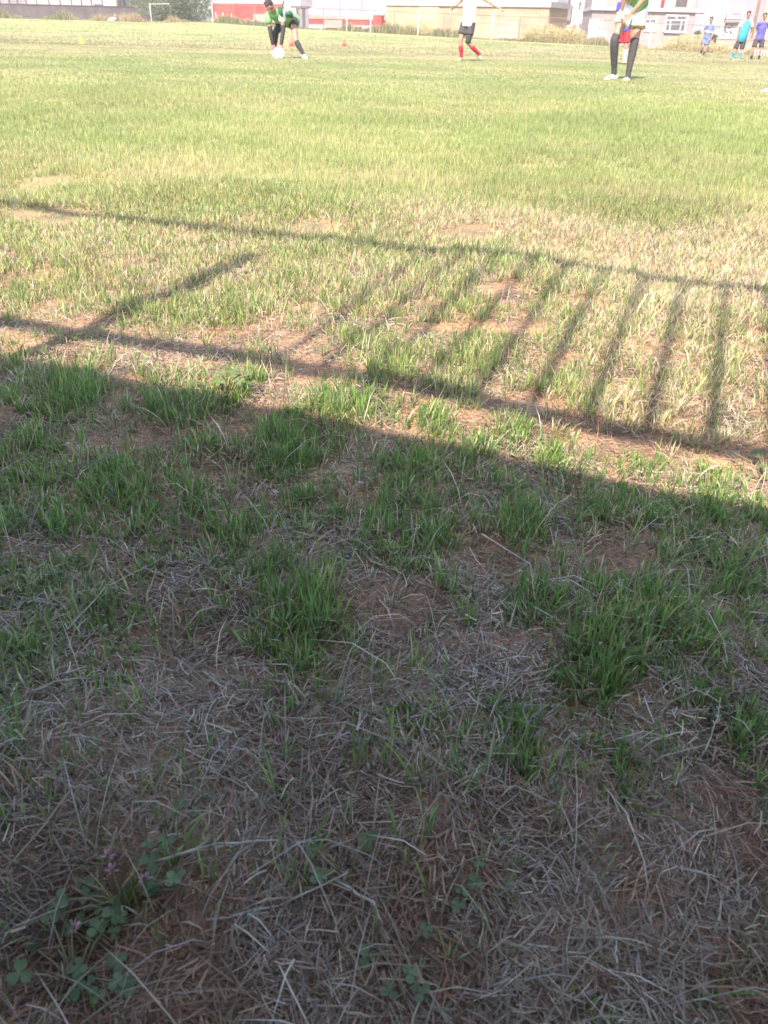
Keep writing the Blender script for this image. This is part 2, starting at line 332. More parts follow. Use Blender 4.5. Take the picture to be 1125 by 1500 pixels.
PAL_G = np.array([(.135, .205, .052), (.212, .285, .085), (.305, .350, .122), (.395, .410, .172), (.185, .250, .098)])
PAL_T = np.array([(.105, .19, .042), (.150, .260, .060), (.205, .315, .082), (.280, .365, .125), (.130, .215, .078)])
PAL_F = np.array([(.47, .42, .22), (.55, .48, .28), (.41, .36, .18), (.45, .34, .19), (.40, .41, .20)])
PAL_D = np.array([(.52, .42, .26), (.62, .53, .36), (.47, .37, .24), (.42, .29, .18), (.56, .49, .37)])
PAL_S = np.array([(.32, .265, .205), (.25, .20, .15), (.50, .43, .345), (.17, .125, .09), (.27, .24, .205), (.28, .165, .10), (.18, .185, .10)])
def pick(pal, n, p=None):
    c = pal[rng.choice(len(pal), n, p=p)]
    return c * (1 + rng.normal(0, .16, (n, 1))) * (1 + rng.normal(0, .05, (n, 3)))
def blades(name, x, y, h, w, lean, col, segs, label, cat, z0=None, mat_=None, basemix=.45, basecol=(.34, .30, .17), parent=None, az=None):
    n = len(x); z = height(x, y) if z0 is None else z0
    az = rng.uniform(0, 2 * np.pi, n) if az is None else az
    tw = az + np.pi / 2 + rng.normal(0, .6, n)
    ld = np.stack([np.cos(az), np.sin(az)], 1); wd = np.stack([np.cos(tw), np.sin(tw)], 1)
    ts = np.linspace(0, 1, segs + 1); P = []; C = []
    col = np.clip(col * (.78 + .44 * fbm(x / .9 + 2, y / 1.6, 71, 3))[:, None], .01, .9)
    bc = np.array(basecol)[None, :]
    kink = rng.uniform(1.2, 2.4, n)
    for i, t in enumerate(ts):
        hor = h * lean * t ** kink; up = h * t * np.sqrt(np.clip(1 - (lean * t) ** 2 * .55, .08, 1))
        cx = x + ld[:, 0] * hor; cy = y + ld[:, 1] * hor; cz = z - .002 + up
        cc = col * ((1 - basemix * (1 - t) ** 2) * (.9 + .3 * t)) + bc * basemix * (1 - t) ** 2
        if i == segs:
            P.append(np.stack([cx, cy, cz], 1)); C.append(cc)
        else:
            ww = w * (.75 + .5 * t) * (1 - .75 * max(0, t - .3)) * .5
            P.append(np.stack([cx - wd[:, 0] * ww, cy - wd[:, 1] * ww, cz], 1)); C.append(cc)
            P.append(np.stack([cx + wd[:, 0] * ww, cy + wd[:, 1] * ww, cz], 1)); C.append(cc)
    k = len(P); V = np.stack(P, 1).reshape(-1, 3); CC = np.stack(C, 1).reshape(-1, 3)
    b = (np.arange(n) * k)[:, None]; F = []
    for i in range(segs - 1):
        a = 2 * i; F.append(np.stack([b + a, b + a + 1, b + a + 3], -1)[:, 0]); F.append(np.stack([b + a, b + a + 3, b + a + 2], -1)[:, 0])
    a = 2 * (segs - 1); F.append(np.stack([b + a, b + a + 1, b + a + 2], -1)[:, 0])
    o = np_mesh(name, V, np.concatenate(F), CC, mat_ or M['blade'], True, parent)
    if label: tag(o, label, cat, kind='stuff')
    return o
def scatter(n, y0, y1, power, m0, m1):
    """n points between depths y0..y1, density falling as y**-power, over the width the camera could see"""
    if power == 0 or True:
        u = rng.random(n); yy = np.linspace(y0, y1, 4000)
        pdf = (m0 + m1 * yy) * yy ** -power; cdf = np.cumsum(pdf); cdf /= cdf[-1]
        y = np.interp(u, cdf, yy)
    x = rng.uniform(-1, 1, n) * (m0 + m1 * y)
    return x, y

def turf():
    # --- tufts and thin grass close to the camera: plants of several blades leaning out from their crown
    x, y = scatter(120000, .16, 3.3, .3, .34, .56)
    v = vdist(x, y); tf, th = tuft_field(x, y); bare = bare_field(x, y)
    nz = fbm(x / .09, y / .09, 21); nb = fbm(x / .035, y / .035, 23); lit = sstep(1.03, 1.2, v)
    lawn = (.12 + .88 * sstep(.38, .60, nz + .25 * sstep(1.25, 1.9, v) - .05)) * (1 - .97 * bare)
    wild = sstep(.44, .68, nz) * .55 * (1 - .35 * sstep(-.25, .1, x)) + .10 * sstep(.4, .6, nb) + .03
    wild = wild * (.38 + .62 * sstep(.40, .66, y))
    dens = np.maximum(tf * (.35 + .65 * sstep(.35, .6, nb)), lit * lawn * sstep(1.05, 1.35, v)); dens = np.maximum(dens, (1 - lit) * wild * (1 - .88 * gap_field(x, y, nb - .5)))
    keep = rng.random(len(x)) < dens * .72
    x, y, tf, th, v = (q[keep] for q in (x, y, tf, th, v)); m = len(x)
    g = greenness(x, y)
    pg = np.where(tf > .3, np.where(v < 1.2, .78, .74), np.where(v < 1.1, .62, g * .97))
    ph = np.where(tf > .25, th * (.2 + .38 * tf), .026 + .024 * fbm(x / .2, y / .2, 31)) * rng.uniform(.6, 1.2, m)
    vig = np.clip(pg + rng.normal(0, .25, m), .02, .98); pc = rng.choice(5, m, p=[.2, .3, .26, .12, .12])
    nbl = np.where(y > 1.35, rng.integers(3, 5, m), rng.integers(5, 11, m)); i = np.repeat(np.arange(m), nbl); n = len(i)
    az = rng.uniform(0, 2 * np.pi, n); rr = np.abs(rng.normal(0, .0065, n)) * (1 + .25 * y[i])
    bx = x[i] + np.cos(az) * rr; by = y[i] + np.sin(az) * rr
    isg = rng.random(n) < vig[i]
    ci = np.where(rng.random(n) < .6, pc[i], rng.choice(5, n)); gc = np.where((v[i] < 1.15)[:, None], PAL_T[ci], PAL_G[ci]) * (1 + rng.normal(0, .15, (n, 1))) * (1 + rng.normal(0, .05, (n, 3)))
    col = np.where(isg[:, None], gc, pick(PAL_D, n))
    hh = ph[i] * rng.uniform(.4, 1.2, n) * np.where(isg, 1, .75)
    lean = np.clip(np.abs(rng.normal(.32, .3, n)) + np.where(isg, 0, .22), .03, 1.2)
    wid = rng.uniform(.0012, .0026, n) * (1 + .14 * by) * np.where(by > 1.35, 1.2, 1); az = az + rng.normal(0, .7, n)
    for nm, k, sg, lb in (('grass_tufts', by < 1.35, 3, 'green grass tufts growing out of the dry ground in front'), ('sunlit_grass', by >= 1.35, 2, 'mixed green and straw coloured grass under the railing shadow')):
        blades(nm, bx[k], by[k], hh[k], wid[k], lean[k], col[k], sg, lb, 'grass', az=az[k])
    # --- lawn in the middle distance
    x, y = scatter(590000, 2.7, 10, 1.25, .8, .60)
    bare = bare_field(x, y); nz = fbm(x / .11, y / .11, 22); k = rng.random(len(x)) < (.35 + .65 * sstep(.3, .5, nz)) * (1 - .8 * bare) * sstep(2.65, 3.2, y) * (1 - sstep(7.2, 9.9, y))
    x, y = x[k], y[k]; n = len(x); g = greenness(x, y); isg = rng.random(n) < g
    col = np.where(isg[:, None], pick(PAL_G, n, [.08, .26, .34, .22, .1]), pick(PAL_F, n))
    hh = rng.uniform(.02, .045, n) * (.75 + .5 * fbm(x / .4, y / .4, 33))
    blades('lawn_grass', x, y, hh, rng.uniform(.0030, .0052, n) * (.7 + .12 * y), np.clip(np.abs(rng.normal(.4, .3, n)), .03, 1.1), col, 1, 'yellow green lawn in the sun beyond the railing shadow', 'grass')
    # --- lawn out to the players
    x, y = scatter(430000, 6.8, 28, 1.3, 1.5, .62)
    k = rng.random(len(x)) < sstep(6.8, 9.5, y) * (1 - sstep(25.5, 28, y)); x, y = x[k], y[k]; n = len(x); g = greenness(x, y); isg = rng.random(n) < g
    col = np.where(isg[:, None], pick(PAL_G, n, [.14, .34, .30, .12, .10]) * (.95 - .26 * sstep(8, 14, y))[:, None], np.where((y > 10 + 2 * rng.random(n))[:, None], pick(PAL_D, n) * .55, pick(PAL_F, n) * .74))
    hh = rng.uniform(.014, .034, n) * np.where(isg, 1, .8) * (1 - .3 * sstep(10, 14, y))
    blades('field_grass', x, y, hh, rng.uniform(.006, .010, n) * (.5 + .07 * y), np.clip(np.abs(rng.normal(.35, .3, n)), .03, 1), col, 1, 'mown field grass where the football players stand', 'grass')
    # --- the far half of the pitch
    x, y = scatter(195000, 25, 95, 1.3, 3, .62)
    lim = np.interp(x, _bx, _by); k = y < lim - 1.2; x, y = x[k], y[k]; n = len(x)
    g = greenness(x, y); isg = rng.random(n) < g
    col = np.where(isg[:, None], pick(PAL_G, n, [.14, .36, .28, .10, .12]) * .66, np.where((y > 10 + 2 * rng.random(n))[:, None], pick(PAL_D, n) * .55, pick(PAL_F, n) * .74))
    edge = sstep(13, 10, np.interp(x, _bx, _by) - y)
    col = col * (1 - edge[:, None]) + edge[:, None] * np.array([.36, .32, .24])
    hh = rng.uniform(.02, .04, n) * (1 - .6 * edge)
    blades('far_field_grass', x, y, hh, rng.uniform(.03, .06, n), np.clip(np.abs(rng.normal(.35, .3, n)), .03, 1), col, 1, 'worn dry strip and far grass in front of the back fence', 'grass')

def straw():
    # clippings lying on the soil, long bent ones and short broken bits
    for part, cnt in (('long', 105000), ('short', 275000)):
        x, y = scatter(cnt, .15, 3.0, .8 if part == 'long' else .5, .34, .55)
        v = vdist(x, y); tf, th = tuft_field(x, y); bare = bare_field(x, y)
        nz = fbm(x / .07, y / .07, 51); nw = fbm(x / .16 + 3, y / .16, 52, 2)
        thin = (.45 + .55 * sstep(.32, .58, nz)) * (.7 + .3 * sstep(.34, .5, nw))
        if part == 'short': thin = .9 + .1 * thin
        dens = thin * (1 - .45 * tf) * np.where(v > 1.1, .5 if part == 'long' else .85, 1.0) * (1 - (.6 if part == 'long' else .5) * bare)
        k = rng.random(len(x)) < dens; x, y, nw = x[k], y[k], nw[k]; n = len(x)
        if part == 'long':
            L = (rng.gamma(1.8, .0068, n) + .009) * np.where(y > .9, .8, 1); w = rng.uniform(.0005, .0013, n) * np.where(rng.random(n) < .06, 1.7, 1); ts = (-.5, -.1, .5)
        else:
            L = rng.uniform(.003, .017, n); w = rng.uniform(.0006, .0015, n); ts = (-.5, .5)
        flow = fbm(x / .12, y / .12, 57, 2) * 12.0                       # matted: neighbours lie alike
        az = np.where(rng.random(n) < .45, flow + rng.normal(0, .5, n), rng.uniform(0, 2 * np.pi, n)); pit = rng.normal(0, .15, n)
        lift = rng.random(n) ** 2 * (.014 if part == 'long' else .009) + np.abs(np.sin(pit)) * L * .5
        z = height(x, y) + .0015 + lift
        d = np.stack([np.cos(az) * np.cos(pit), np.sin(az) * np.cos(pit), np.sin(pit)], 1)
        side = np.stack([-np.sin(az), np.cos(az), rng.normal(0, .35, n)], 1)
        bow = rng.normal(0, .22, n); zb = rng.normal(0, .08, n); c = np.stack([x, y, z], 1)
        col = pick(PAL_S, n, [.24, .24, .12, .14, .12, .09, .05] if part == 'long' else [.22, .20, .22, .13, .10, .08, .05]); P = []; C = []
        brown = np.clip(sstep(.46, .32, nw) * .5 + .8 * blob(x, y, .14, .31, .13, .08) * sstep(.35, .5, nz[k]) + .8 * blob(x, y, -.2, .29, .05, .06) + .35 * sstep(.56, .36, y) + .35 * blob(x, y, .1, .8, .5, .5) * sstep(.5, .6, nz[k]), 0, .9)[:, None]; col = col * (1 - brown) + brown * col * np.array([.75, .52, .38])   # browner litter patches; the vignette's dark lower edge is put into the colour too
        for t in ts:
            q = c + d * (L * t)[:, None] + side * (L * bow * (t * t - .12))[:, None]; q[:, 2] += L * zb * (t * t * 2)
            tap = 1 if abs(t) < .4 else .7
            P += [q - side * (w * .5 * tap)[:, None], q + side * (w * .5 * tap)[:, None]]; C += [col, col]
        kk = len(P); V = np.stack(P, 1).reshape(-1, 3); CC = np.clip(np.stack(C, 1).reshape(-1, 3), .01, .9)
        b = np.arange(n) * kk
        F = np.concatenate([np.stack([b + j, b + j + 1, b + j + 3, b + j + 2], 1) for j in range(0, kk - 2, 2)])
        o = np_mesh('dry_straw' if part == 'long' else 'straw_litter', V, F, CC, M['straw'], True)
        tag(o, 'grey tan dry grass clippings littering the shaded ground' if part == 'long' else 'short broken straw bits matted over the soil', 'straw', kind='stuff')
    # thin wiry dead stems, curled
    x, y = scatter(3800, .15, 2.2, .6, .34, .55); n = len(x)
    v = vdist(x, y); k = (rng.random(n) < np.where(v > 1.1, .5, 1)); x, y = x[k], y[k]; n = len(x)
    hh = rng.uniform(.03, .085, n)
    blades('dead_stems', x, y, hh, rng.uniform(.0006, .0014, n), rng.uniform(.7, 1.35, n), pick(PAL_S, n, [.25, .3, .08, .17, .12, .06, .02]), 3, 'wiry dead grass stems bending over the litter', 'straw', mat_=M['straw'], basemix=.0, z0=height(x, y) + .004)
turf(); straw()

# ------------------------------------------------------------------ boundary wall and railing behind the photographer
U3 = Vector((math.cos(R(FENCE_ANG)), math.sin(R(FENCE_ANG)), 0)); N3 = Vector((SH_DIR.x, SH_DIR.y, 0)); Z3 = Vector((0, 0, 1))
TE = math.tan(R(SUN_EL))
def uv(u, v, z): return U3 * u + N3 * v + Z3 * z
m_conc = mat('rendered_concrete', (.42, .40, .37), .9, .15, 3, bump=.3); m_rail = mat('painted_rail', (.12, .13, .14), .5, .15, 20)
wz = (1.04 + .35) * TE
w = MB().box(uv(-9, -.57, -.3), U3 * 18, N3 * .22, Z3 * (wz + .3 - .06)).build('boundary_wall', m_conc, origin=uv(0, -.46, 0))
tag(w, 'low rendered wall behind the photographer that shades the front grass', 'wall')
MB().box(uv(-9.02, -.60, wz - .06), U3 * 18.04, N3 * .25, Z3 * .06).build('coping', m_conc, w)
rl = empty('railing', uv(0, -.45, wz), 'iron railing on the boundary wall casting barred shadow on grass', 'railing')
z1 = (1.22 + .45) * TE; z2 = (2.2 + .45) * TE
for zz, th in ((z1, .034), (z2, .031)):
    MB().box(uv(-6, -.45 - th / 2, zz - th / 2), U3 * 12, N3 * th, Z3 * th).build('rail', m_rail, rl)
for pu in (-3.2, -1.17, 2.25, 4.4):
    MB().box(uv(pu - .03, -.48, wz - .002), U3 * .06, N3 * .06, Z3 * ((z2 if pu != -1.17 else (1.9 + .45) * TE) - wz + .03)).build('post', m_rail, rl)
bar_me = None
for k in range(-7, 22):
    u = -.012 + .0985 * k
    o = MB().box(uv(u - .011, -.461, z1 + .012), U3 * .022, N3 * .022, Z3 * (z2 - z1 - .024)).build('bar', m_rail, rl) if bar_me is None else None
    if o is None:
        o = bpy.data.objects.new('bar', bar_me); link(o, rl); o.location = U3 * (.0985 * (k + 7))
    else: bar_me = o.data

# ------------------------------------------------------------------ plants in the foreground
m_clover = mat('clover_leaf', (.07, .105, .042), .6, .3, 60, (.12, .155, .06)); m_stem = mat('clover_stem', (.2, .17, .08), .7)
m_pink = mat('pink_petal', (.45, .28, .29), .7, .2, 80); m_yl = mat('yellowed_leaf', (.42, .33, .1), .6, .25, 50)
m_dry = mat('bleached_stalk', (.36, .31, .24), .85, .3, 90)
def leaflet(mb, c, d, nrm, L, W):
    """one heart-shaped leaflet with a folded midrib"""
    s = d.cross(nrm).normalized(); V = [c]; 
    prof = [(.25, .33), (.55, .5), (.82, .42), (.98, .2)]
    for t, q in prof: V.append(c + d * (L * t) - s * (W * q) + nrm * (W * q * .28))
    V.append(c + d * (L * .9) + nrm * 0)
    for t, q in reversed(prof): V.append(c + d * (L * t) + s * (W * q) + nrm * (W * q * .28))
    mid = [c + d * (L * t) for t in (.25, .55, .82)]
    V += mid; a = 10
    F = [(0, 1, 10), (1, 2, 11, 10), (2, 3, 12, 11), (3, 4, 5, 12), (0, 10, 9), (10, 11, 8, 9), (11, 12, 7, 8), (12, 5, 6, 7)]
    mb.add(V, F)
def clover(x, y, n, spread, hgt, size, label, seed, flowers=0, yellow=0):
    r = random.Random(seed); base = Vector((x, y, hz(x, y)))
    e = empty('clover_plant', base, label, 'clover', 'clover plants in the turf')
    for k in range(n):
        a = r.uniform(0, 6.28); rr = spread * math.sqrt(r.random()); tip = base + Vector((math.cos(a) * rr, math.sin(a) * rr, 0))
        tip.z = hz(tip.x, tip.y) + hgt * r.uniform(.5, 1.15)
        mid = (base + tip) / 2 + Vector((0, 0, hgt * .35))
        MB().tube([base + (tip - base) * .08, mid, tip], [.0009, .0008, .0006], n=5).build('stem', m_stem, e, True)
        lf = MB(); a0 = r.uniform(0, 6.28); nr = Vector((r.uniform(-.45, .45), r.uniform(-.6, .2), 1)).normalized()
        t1 = nr.orthogonal().normalized(); t2 = nr.cross(t1); s = size * r.uniform(.4, .8)
        for j in range(3):
            q = a0 + j * 2.094; leaflet(lf, tip, t1 * math.cos(q) + t2 * math.sin(q), nr, s, s * .95)
        lf.build('leaf', m_yl if k < yellow else m_clover, e, True)
    for k in range(flowers):
        a = r.uniform(0, 6.28); rr = spread * r.uniform(.2, .8); c = base + Vector((math.cos(a) * rr, math.sin(a) * rr, 0)); c.z = hz(c.x, c.y) + hgt * r.uniform(.9, 1.3)
        fl = MB()
        for j in range(16):
            d = Vector((r.gauss(0, 1), r.gauss(0, 1), abs(r.gauss(0, 1)) + .1)).normalized(); p = d.orthogonal().normalized() * .0009
            fl.add([c - p, c + p, c + d * .0055 + p * .8, c + d * .0055 - p * .8], [(0, 1, 2, 3)])
        MB().tube([base, (base + c) / 2 + Vector((0, 0, .004)), c], .0006, n=5).build('flower_stem', m_stem, e, True)
        fl.build('flower', m_pink, e)
clover(-.185, .325, 20, .045, .028, .011, 'dark clover with small pink flowers in the hollow at lower left', 1, 4, 0)
clover(-.205, .275, 16, .045, .02, .012, 'shaded clover at the bottom left below the pink flowers', 2)
clover(-.15, .40, 4, .02, .018, .009, 'small bright clover sprig in dry straw left of centre', 3)
clover(.075, .335, 5, .022, .016, .009, 'small round clover right of the bottom centre in brown litter', 4)
clover(-.02, .35, 4, .03, .03, .012, 'leafy green sprig near the bottom centre', 5)
clover(.025, .295, 5, .035, .02, .012, 'dark clover patch low at the bottom centre', 6)
clover(-.275, 1.20, 14, .05, .05, .012, 'pale leafy weed just beyond the shade edge at left', 7)
clover(.56, 1.0, 14, .06, .03, .011, 'low leafy weed in the sun at the right edge of shade', 8)
def stalk(pts, r0, label, head=0, seed=0):
    r = random.Random(seed); P = [Vector((x, y, hz(x, y) + z)) for x, y, z in pts]
    e = empty('dry_stalk', P[0], label, 'dry stalk', 'bleached dry stalks lying in the litter')
    Q = []
    for i in range(len(P) - 1):
        for t in (0, .33, .66): Q.append(P[i].lerp(P[i + 1], t) + Vector((r.uniform(-1, 1), r.uniform(-1, 1), r.uniform(0, 1))) * .0012)
    Q.append(P[-1]); m = len(Q)
    MB().tube(Q, [r0 * (1 - .5 * i / m) for i in range(m)], n=6).build('stem', m_dry, e, True)
    if head:
        h = MB()
        for j in range(head):
            i = int((m - 1) * (.35 + .6 * j / head)); d = (Q[min(i + 1, m - 1)] - Q[max(0, i - 1)]).normalized(); s = d.orthogonal().normalized()
            sd_ = (d * 1.2 + s * r.choice((-1, 1)) + Vector((0, 0, r.uniform(0, .6)))).normalized()
            h.tube([Q[i], Q[i] + sd_ * .002, Q[i] + sd_ * .0042], [.0004, .0008, .0003], n=5)
        h.build('seed_head', m_dry, e, True)
stalk([(.285, .46, .006), (.305, .49, .02), (.315, .515, .024), (.295, .54, .018)], .0007, 'curled bleached seed head stalk at the right in shade', 26, 1)
stalk([(-.33, .50, .01), (-.30, .515, .02), (-.272, .52, .022), (-.265, .49, .012)], .0010, 'forked bleached stalk at left in grey litter', 12, 2)
stalk([(-.175, .345, .02), (-.12, .36, .018), (-.075, .372, .012)], .0014, 'long straight tan stalk beside the pink flowers', 0, 3)
stalk([(-.32, .60, .012), (-.30, .66, .02), (-.27, .70, .02), (-.25, .70, .01)], .0008, 'arched pale stalk in the dry gap at left', 14, 4)
stalk([(-.03, .345, .006), (0, .325, .014), (.012, .30, .012)], .0015, 'thick pale straw near the bottom centre', 0, 5)
stalk([(-.12, .31, .004), (-.07, .322, .008), (-.02, .345, .018)], .0012, 'long greenish straw rising toward the bottom centre', 0, 6)
stalk([(.12, .78, .03), (.17, .72, .03), (.17, .66, .012)], .0011, 'arched thin stem over the dry gap right of centre', 0, 7)

# ------------------------------------------------------------------ people
def lerp(a, b, t): return a + (b - a) * t
def hand(mb, w, d, nr, s, curl=.5, side=1):
    """palm, four unequal fingers and a thumb; w wrist, d pointing direction, nr back-of-hand normal"""
    d = d.normalized(); x = d.cross(nr).normalized() * side; nr = x.cross(d).normalized() * side
    if nr.dot(nr) == 0: nr = Vector((0, 0, 1))
    k = w + d * .085 * s
    mb.tube([w - d * .01 * s, w + d * .03 * s, k], [.026 * s, .038 * s, .041 * s], [.02 * s, .016 * s, .014 * s], axis=x, n=10)
    for i, L in enumerate((.066, .076, .07, .054)):
        b = k + x * ((i - 1.5) * .0215 * s); dirn = d.copy(); p = [b - d * .012 * s]; q = b
        for j, fr in enumerate((.45, .32, .23)):
            a = curl * (.5 + .5 * j); dirn = (d * math.cos(a) - nr * math.sin(a)).normalized(); q = q + dirn * (L * fr * s); p.append(q)
        mb.tube(p, [.0105 * s, .010 * s, .0095 * s, .008 * s], n=7)
    b = w + d * .025 * s + x * -.03 * s; t1 = (d * .75 - x * .65).normalized()
    mb.tube([b, b + t1 * .04 * s, b + (t1 * .06 + d * .025 - nr * .02) * s], [.014 * s, .0115 * s, .009 * s], n=7)
def head(mb, c, fwd, up, s):
    up = up.normalized(); fwd = (fwd - up * fwd.dot(up)).normalized(); rt = fwd.cross(up)
    mb.ball(c + up * .02 * s, rt * .076 * s, fwd * .094 * s, up * .098 * s)
    mb.tube([c + up * .0 * s + fwd * .02 * s, c - up * .06 * s + fwd * .03 * s, c - up * .105 * s + fwd * .05 * s], [.068 * s, .058 * s, .032 * s], [.07 * s, .055 * s, .03 * s], axis=rt)
    mb.tube([c + up * .018 * s + fwd * .088 * s, c - up * .022 * s + fwd * .112 * s], [.009 * s, .016 * s], n=8)
    for q in (-1, 1): mb.ball(c + rt * q * .078 * s - up * .005 * s - fwd * .005 * s, rt * .012 * s, fwd * .02 * s, up * .032 * s, 8, 6)
    return rt, fwd, up
def face(c, fwd, up, s, root):
    up = up.normalized(); fwd = (fwd - up * fwd.dot(up)).normalized(); rt = fwd.cross(up)
    for q in (-1, 1):
        MB().ball(c + rt * q * .032 * s + up * .012 * s + fwd * .083 * s, rt * .014 * s, fwd * .008 * s, up * .007 * s, 8, 6).build('eye', M['eye'], root, True)
        MB().tube([c + rt * q * .016 * s + up * .033 * s + fwd * .092 * s, c + rt * q * .052 * s + up * .034 * s + fwd * .075 * s], .005 * s, n=6).build('eyebrow', M['hair'], root, True)
    MB().tube([c - rt * .024 * s - up * .058 * s + fwd * .083 * s, c - up * .060 * s + fwd * .092 * s, c + rt * .024 * s - up * .058 * s + fwd * .083 * s], [.005 * s, .008 * s, .005 * s], n=6).build('mouth', M['lip'], root, True)
def hair(c, fwd, up, s, root, length=1.0):
    up = up.normalized(); fwd = (fwd - up * fwd.dot(up)).normalized(); rt = fwd.cross(up)
    h = MB(); h.ball(c + up * .042 * s - fwd * .018 * s, rt * .086 * s, fwd * .095 * s, up * .092 * s)
    h.ball(c - fwd * .05 * s - up * .01 * s, rt * .074 * s, fwd * .058 * s, up * .075 * s * length)
    r = random.Random(3)
    for k in range(24):
        a = r.uniform(0, 6.28); e = r.uniform(.1, 1.3); d = rt * math.cos(a) * math.cos(e) + fwd * math.sin(a) * math.cos(e) + up * math.sin(e)
        b = c + up * .042 * s - fwd * .018 * s
        h.tube([b + d * .07 * s, b + d * .105 * s], [.022 * s, .008 * s], n=6)
    remesh(h.build('hair', M['hair'], root, True), .009, 2)
def shoe(ank, toe, s, material, root, up=None):
    up = up or Vector((0, 0, 1)); f = (toe - ank); f = f - up * f.dot(up); f.normalize(); ax = f.cross(up)
    hp = ank - up * (.075 * s) ; L = .255 * s; heel = hp - f * .06 * s
    pts = [heel, heel + f * .06 * s, heel + f * .13 * s, heel + f * .2 * s, heel + f * L]
    hh = [.042, .05, .04, .028, .015]; ww = [.03, .037, .041, .045, .028]
    mb = MB(); mb.tube([p + up * hh[i] * s * .95 for i, p in enumerate(pts)], [q * s for q in ww], [q * s for q in hh], axis=ax, n=14)
    mb.tube([heel + f * .05 * s + up * .05 * s, ank + up * .005 * s], [.042 * s, .04 * s], n=12)
    o = remesh(mb.build('shoe', material, root, True), .008, 3)
    so = MB(); so.tube([p + up * .006 * s for p in pts], [q * s * 1.06 for q in ww], [.009 * s] * 5, axis=ax, n=12); so.build('sole', M['sole'], o, True)
def person(label, s, J, top, bottom, sock, shoes, sock_top=.25, short_len=.75, sleeve=.55, vox=.011, face_fwd=None, collar=None, hem=.0, curl=(.5, .5), shoe_up=(None, None), flare=1.0, under=None, hand_dir=(None, None), hair_len=1.0, hand_mat=None):
    """J: joints in world space; keys hipL hipR kneeL kneeR ankL ankR toeL toeR shL shR elL elR wrL wrR neck head"""
    base = Vector(((J['ankL'].x + J['ankR'].x) / 2, (J['ankL'].y + J['ankR'].y) / 2, 0)); base.z = hz(base.x, base.y)
    root = empty('person', base, label, 'person', 'people on the football field')
    hipm = (J['hipL'] + J['hipR']) / 2; shm = (J['shL'] + J['shR']) / 2; sax = (J['shR'] - J['shL']).normalized(); hax = (J['hipR'] - J['hipL']).normalized()
    fwd = face_fwd or Vector((0, -1, 0)); up = (J['head'] - J['neck']).normalized()
    b = MB()
    b.tube([hipm, lerp(hipm, shm, .35), lerp(hipm, shm, .75), lerp(hipm, shm, 1.0)], [.155 * s, .135 * s, .16 * s, .13 * s], [.105 * s, .095 * s, .11 * s, .075 * s], axis=(sax + hax) / 2, n=16)
    b.tube([shm, J['neck'], lerp(J['neck'], J['head'], .6)], [.06 * s, .052 * s, .05 * s], n=10)
    head(b, J['head'], fwd, up, s)
    for i, q in enumerate('LR'):
        sh, el, wr = J['sh' + q], J['el' + q], J['wr' + q]
        b.tube([sh, lerp(sh, el, .4), el], [.05 * s, .045 * s, .038 * s]); b.tube([el, lerp(el, wr, .3), wr], [.038 * s, .038 * s, .026 * s])
        b.tube([shm, sh], [.07 * s, .055 * s])
        hd = hand_dir[i] or (wr - el); nr = Vector((1 if q == 'R' else -1, .3, 0)) if abs(hd.normalized().z) > .5 else Vector((0, 0, 1))
        hand(b, wr, hd, nr - hd.normalized() * nr.dot(hd.normalized()), s, curl[i])
        hp, kn, an = J['hip' + q], J['knee' + q], J['ank' + q]
        b.tube([hp, lerp(hp, kn, .5), kn], [.085 * s, .072 * s, .056 * s]); b.tube([kn, lerp(kn, an, .3), lerp(kn, an, .7), an], [.053 * s, .054 * s, .038 * s, .032 * s])
        b.tube([an, an - Vector((0, 0, .04 * s))], [.033 * s, .035 * s])
    body = remesh(b.build('body', M['skin'], root, True), vox, 4)
    hair(J['head'], fwd, up, s, root, hair_len); face(J['head'], fwd, up, s, root)
    # shirt
    t = MB(); hm = hipm + (hipm - shm).normalized() * hem
    t.tube([hm, lerp(hm, shm, .3), lerp(hm, shm, .75), lerp(hm, shm, 1.02)], [.186 * s, .165 * s, .178 * s, .13 * s], [.15 * s, .13 * s, .13 * s, .08 * s], axis=(sax + hax) / 2, n=18, ck=.06)
    for q in 'LR':
        sh, el = J['sh' + q], J['el' + q]
        t.tube([shm, sh, lerp(sh, el, sleeve)], [.085 * s, .072 * s, .066 * s], ck=.1)
    r_ = random.Random(label)
    for k in range(7):                         # folds in the cloth
        f0 = r_.uniform(0, .7); side = r_.uniform(-1, 1); p = lerp(hm, shm, f0) + sax * (.13 * s * side) + fwd * .105 * s
        t.tube([p, p + (shm - hm).normalized() * .12 * s + sax * r_.uniform(-.05, .05) * s], [.012 * s, .008 * s], n=6)
    shirt = remesh(t.build('shirt', top, root, True), .012, 3)
    # shorts
    t = MB(); t.tube([hipm + (shm - hipm).normalized() * .10 * s, hipm, hipm - Vector((0, 0, .05 * s))], [.155 * s, .17 * s, .16 * s], [.115 * s, .13 * s, .12 * s], axis=hax, n=16)
    for q in 'LR':
        hp, kn = J['hip' + q], J['knee' + q]
        t.tube([hp, lerp(hp, kn, short_len * .5), lerp(hp, kn, short_len)], [.105 * s, .105 * s * flare, .105 * s * flare], ck=.08)
    shorts = remesh(t.build('shorts', bottom, root, True), .012, 3)
